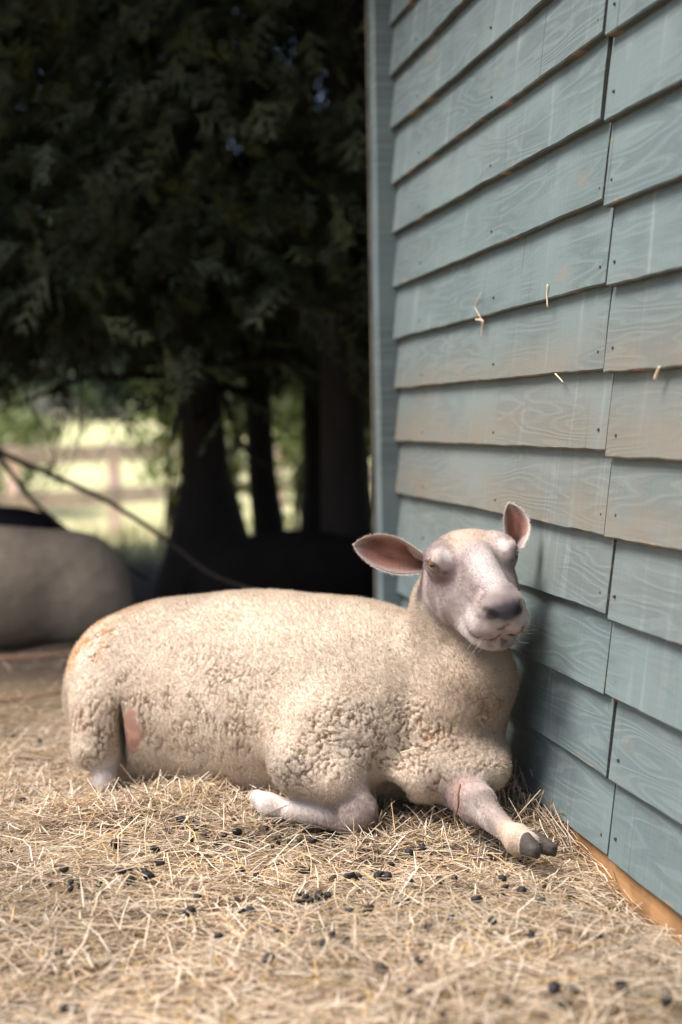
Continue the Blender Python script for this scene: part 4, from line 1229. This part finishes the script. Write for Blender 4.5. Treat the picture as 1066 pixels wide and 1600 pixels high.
for k, (u, y, w, h) in enumerate(((-60, 40, 3.4, 3.0), (70, 43, 3.2, 3.4), (190, 41, 3.0, 2.8), (300, 44, 3.4, 3.6), (420, 42, 3.2, 3.2), (540, 43, 3.2, 3.4))):
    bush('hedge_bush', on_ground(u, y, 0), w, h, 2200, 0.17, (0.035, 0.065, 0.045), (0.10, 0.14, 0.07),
         ['dark hedge bush at the far left end of the field', 'dark hedge bush above the first fence post', 'dark hedge bush at the far side of the field, left of the thick trunk', 'far hedge bush behind the thick trunk', 'far hedge bush behind the slimmer trunk', 'far hedge bush behind the trunk nearest the shed'][k], 20 + k, 'hedge across the field')
# grass: blades of dry field
rg = np.random.default_rng(31); n = 6000
y = 8.0 + 14 * rg.random(n) ** 1.6; x = rg.uniform(-0.34, 0.22, n) * y - 0.5
z = ground_z(x, y); hgt = rg.uniform(0.05, 0.22, n)
ang = rg.uniform(0, 6.28, n); s = np.stack([np.cos(ang), np.sin(ang), np.zeros(n)], 1) * 0.006
b = np.stack([x, y, z - 0.01], 1); tip = b + np.stack([rg.normal(0, 0.04, n), rg.normal(0, 0.04, n), hgt], 1)
V = np.stack([b - s, b + s, tip + s * 0.2, tip - s * 0.2], 1).reshape(-1, 3)
t = rg.random((n, 1)); C = np.repeat(np.array([[0.38, 0.39, 0.18]]) * (1 - t) + np.array([[0.68, 0.60, 0.38]]) * t, 4, 0)
me = np_mesh('field_grass', V, np.arange(n * 4).reshape(-1, 4), False); set_col(me, 'col', C)
tag(add_obj('field_grass', me, LEAF), 'dry sunlit grass of the field beyond the trees', 'grass', kind='stuff')

# ------------------------------------------------------------------ small loose things
m = NT('fallen_wood'); m.base(m.mix(m.noise(m.mapping(m.obj(), (4, 40, 40)), 1.0, 3), (0.10, 0.055, 0.035), (0.28, 0.16, 0.10))); m.rough(0.85)
STICK = m.m
def stick(name, pts, r0, r1, mat, label, cat, group=None):
    pts = np.array(pts); tt = np.linspace(0, len(pts) - 1, len(pts) * 3)
    pp = np.stack([np.interp(tt, np.arange(len(pts)), pts[:, k]) for k in range(3)], 1)
    pp[1:-1] = (pp[:-2] + 2 * pp[1:-1] + pp[2:]) / 4
    V, F = tube_vf(pp - pts[0], np.linspace(r0, r1, len(pp)), 6)
    o = add_obj(name, py_mesh(name, V, F, True), mat); o.location = pts[0]
    return tag(o, label, cat, group)
stick('fallen_branch', [P(-40, 1032, 4.72), P(40, 1029, 4.70), P(120, 1022, 4.72), P(190, 1018, 4.78)], 0.017, 0.011, STICK, 'reddish brown fallen branch on the ground behind the rump', 'branch')
stick('fallen_branch', [P(-30, 1096, 4.05), P(30, 1092, 4.02), P(95, 1082, 4.0)], 0.007, 0.004, STICK, 'thin stick on the straw left of the rump', 'branch')
m = NT('pale_straw'); m.base((0.70, 0.55, 0.38)); m.rough(0.6); PALE = m.m
def wallp(u, v, out=0.024):
    """point just off the face of the shed wall under a picture position"""
    d = CR @ np.array([(u - 533.0) / FPX, (800.0 - v) / FPX, -1.0]); c = np.array([0, 0, EYE])
    t = ((W0 + WN * out - c) @ WN) / (d @ WN)
    return c + d * t
stick('straw_wisp', [wallp(752, 458), wallp(740, 478), wallp(752, 497), wallp(751, 505)], 0.0010, 0.0008, PALE, 'bent straw wisp caught on the boards, left one of two', 'straw')
stick('straw_tuft', [wallp(744, 499), wallp(756, 500), wallp(753, 512), wallp(752, 528)], 0.0022, 0.0010, PALE, 'tuft of straw and fluff under the bent wisp', 'straw')
stick('straw_wisp', [wallp(856, 444), wallp(855, 462), wallp(856, 480)], 0.0016, 0.0018, PALE, 'straight straw wisp caught on the boards, right one of two', 'straw')
stick('wool_tuft', [wallp(1031, 573), wallp(1027, 582), wallp(1024, 592)], 0.0020, 0.0034, PALE, 'small white tuft of wool under a board at the right edge', 'wool tuft')
stick('straw_bit', [wallp(868, 584), wallp(874, 590), wallp(880, 597)], 0.0016, 0.0010, PALE, 'short straw bit hanging under a board above the ewe', 'straw')
stick('twig', [P(719, 1226, 2.575), P(716, 1240, 2.560), P(717, 1256, 2.556), P(712, 1276, 2.568)], 0.0024, 0.0018, STICK, 'thin dark twig lying across the stretched foreleg of the ewe', 'twig')
stick('straw_stalk', [P(626, 1176, 2.655), P(642, 1172, 2.640), P(655, 1168, 2.640), P(667, 1173, 2.650)], 0.0014, 0.0010, PALE, 'pale straw stalk stuck to the fleece of the chest', 'straw')
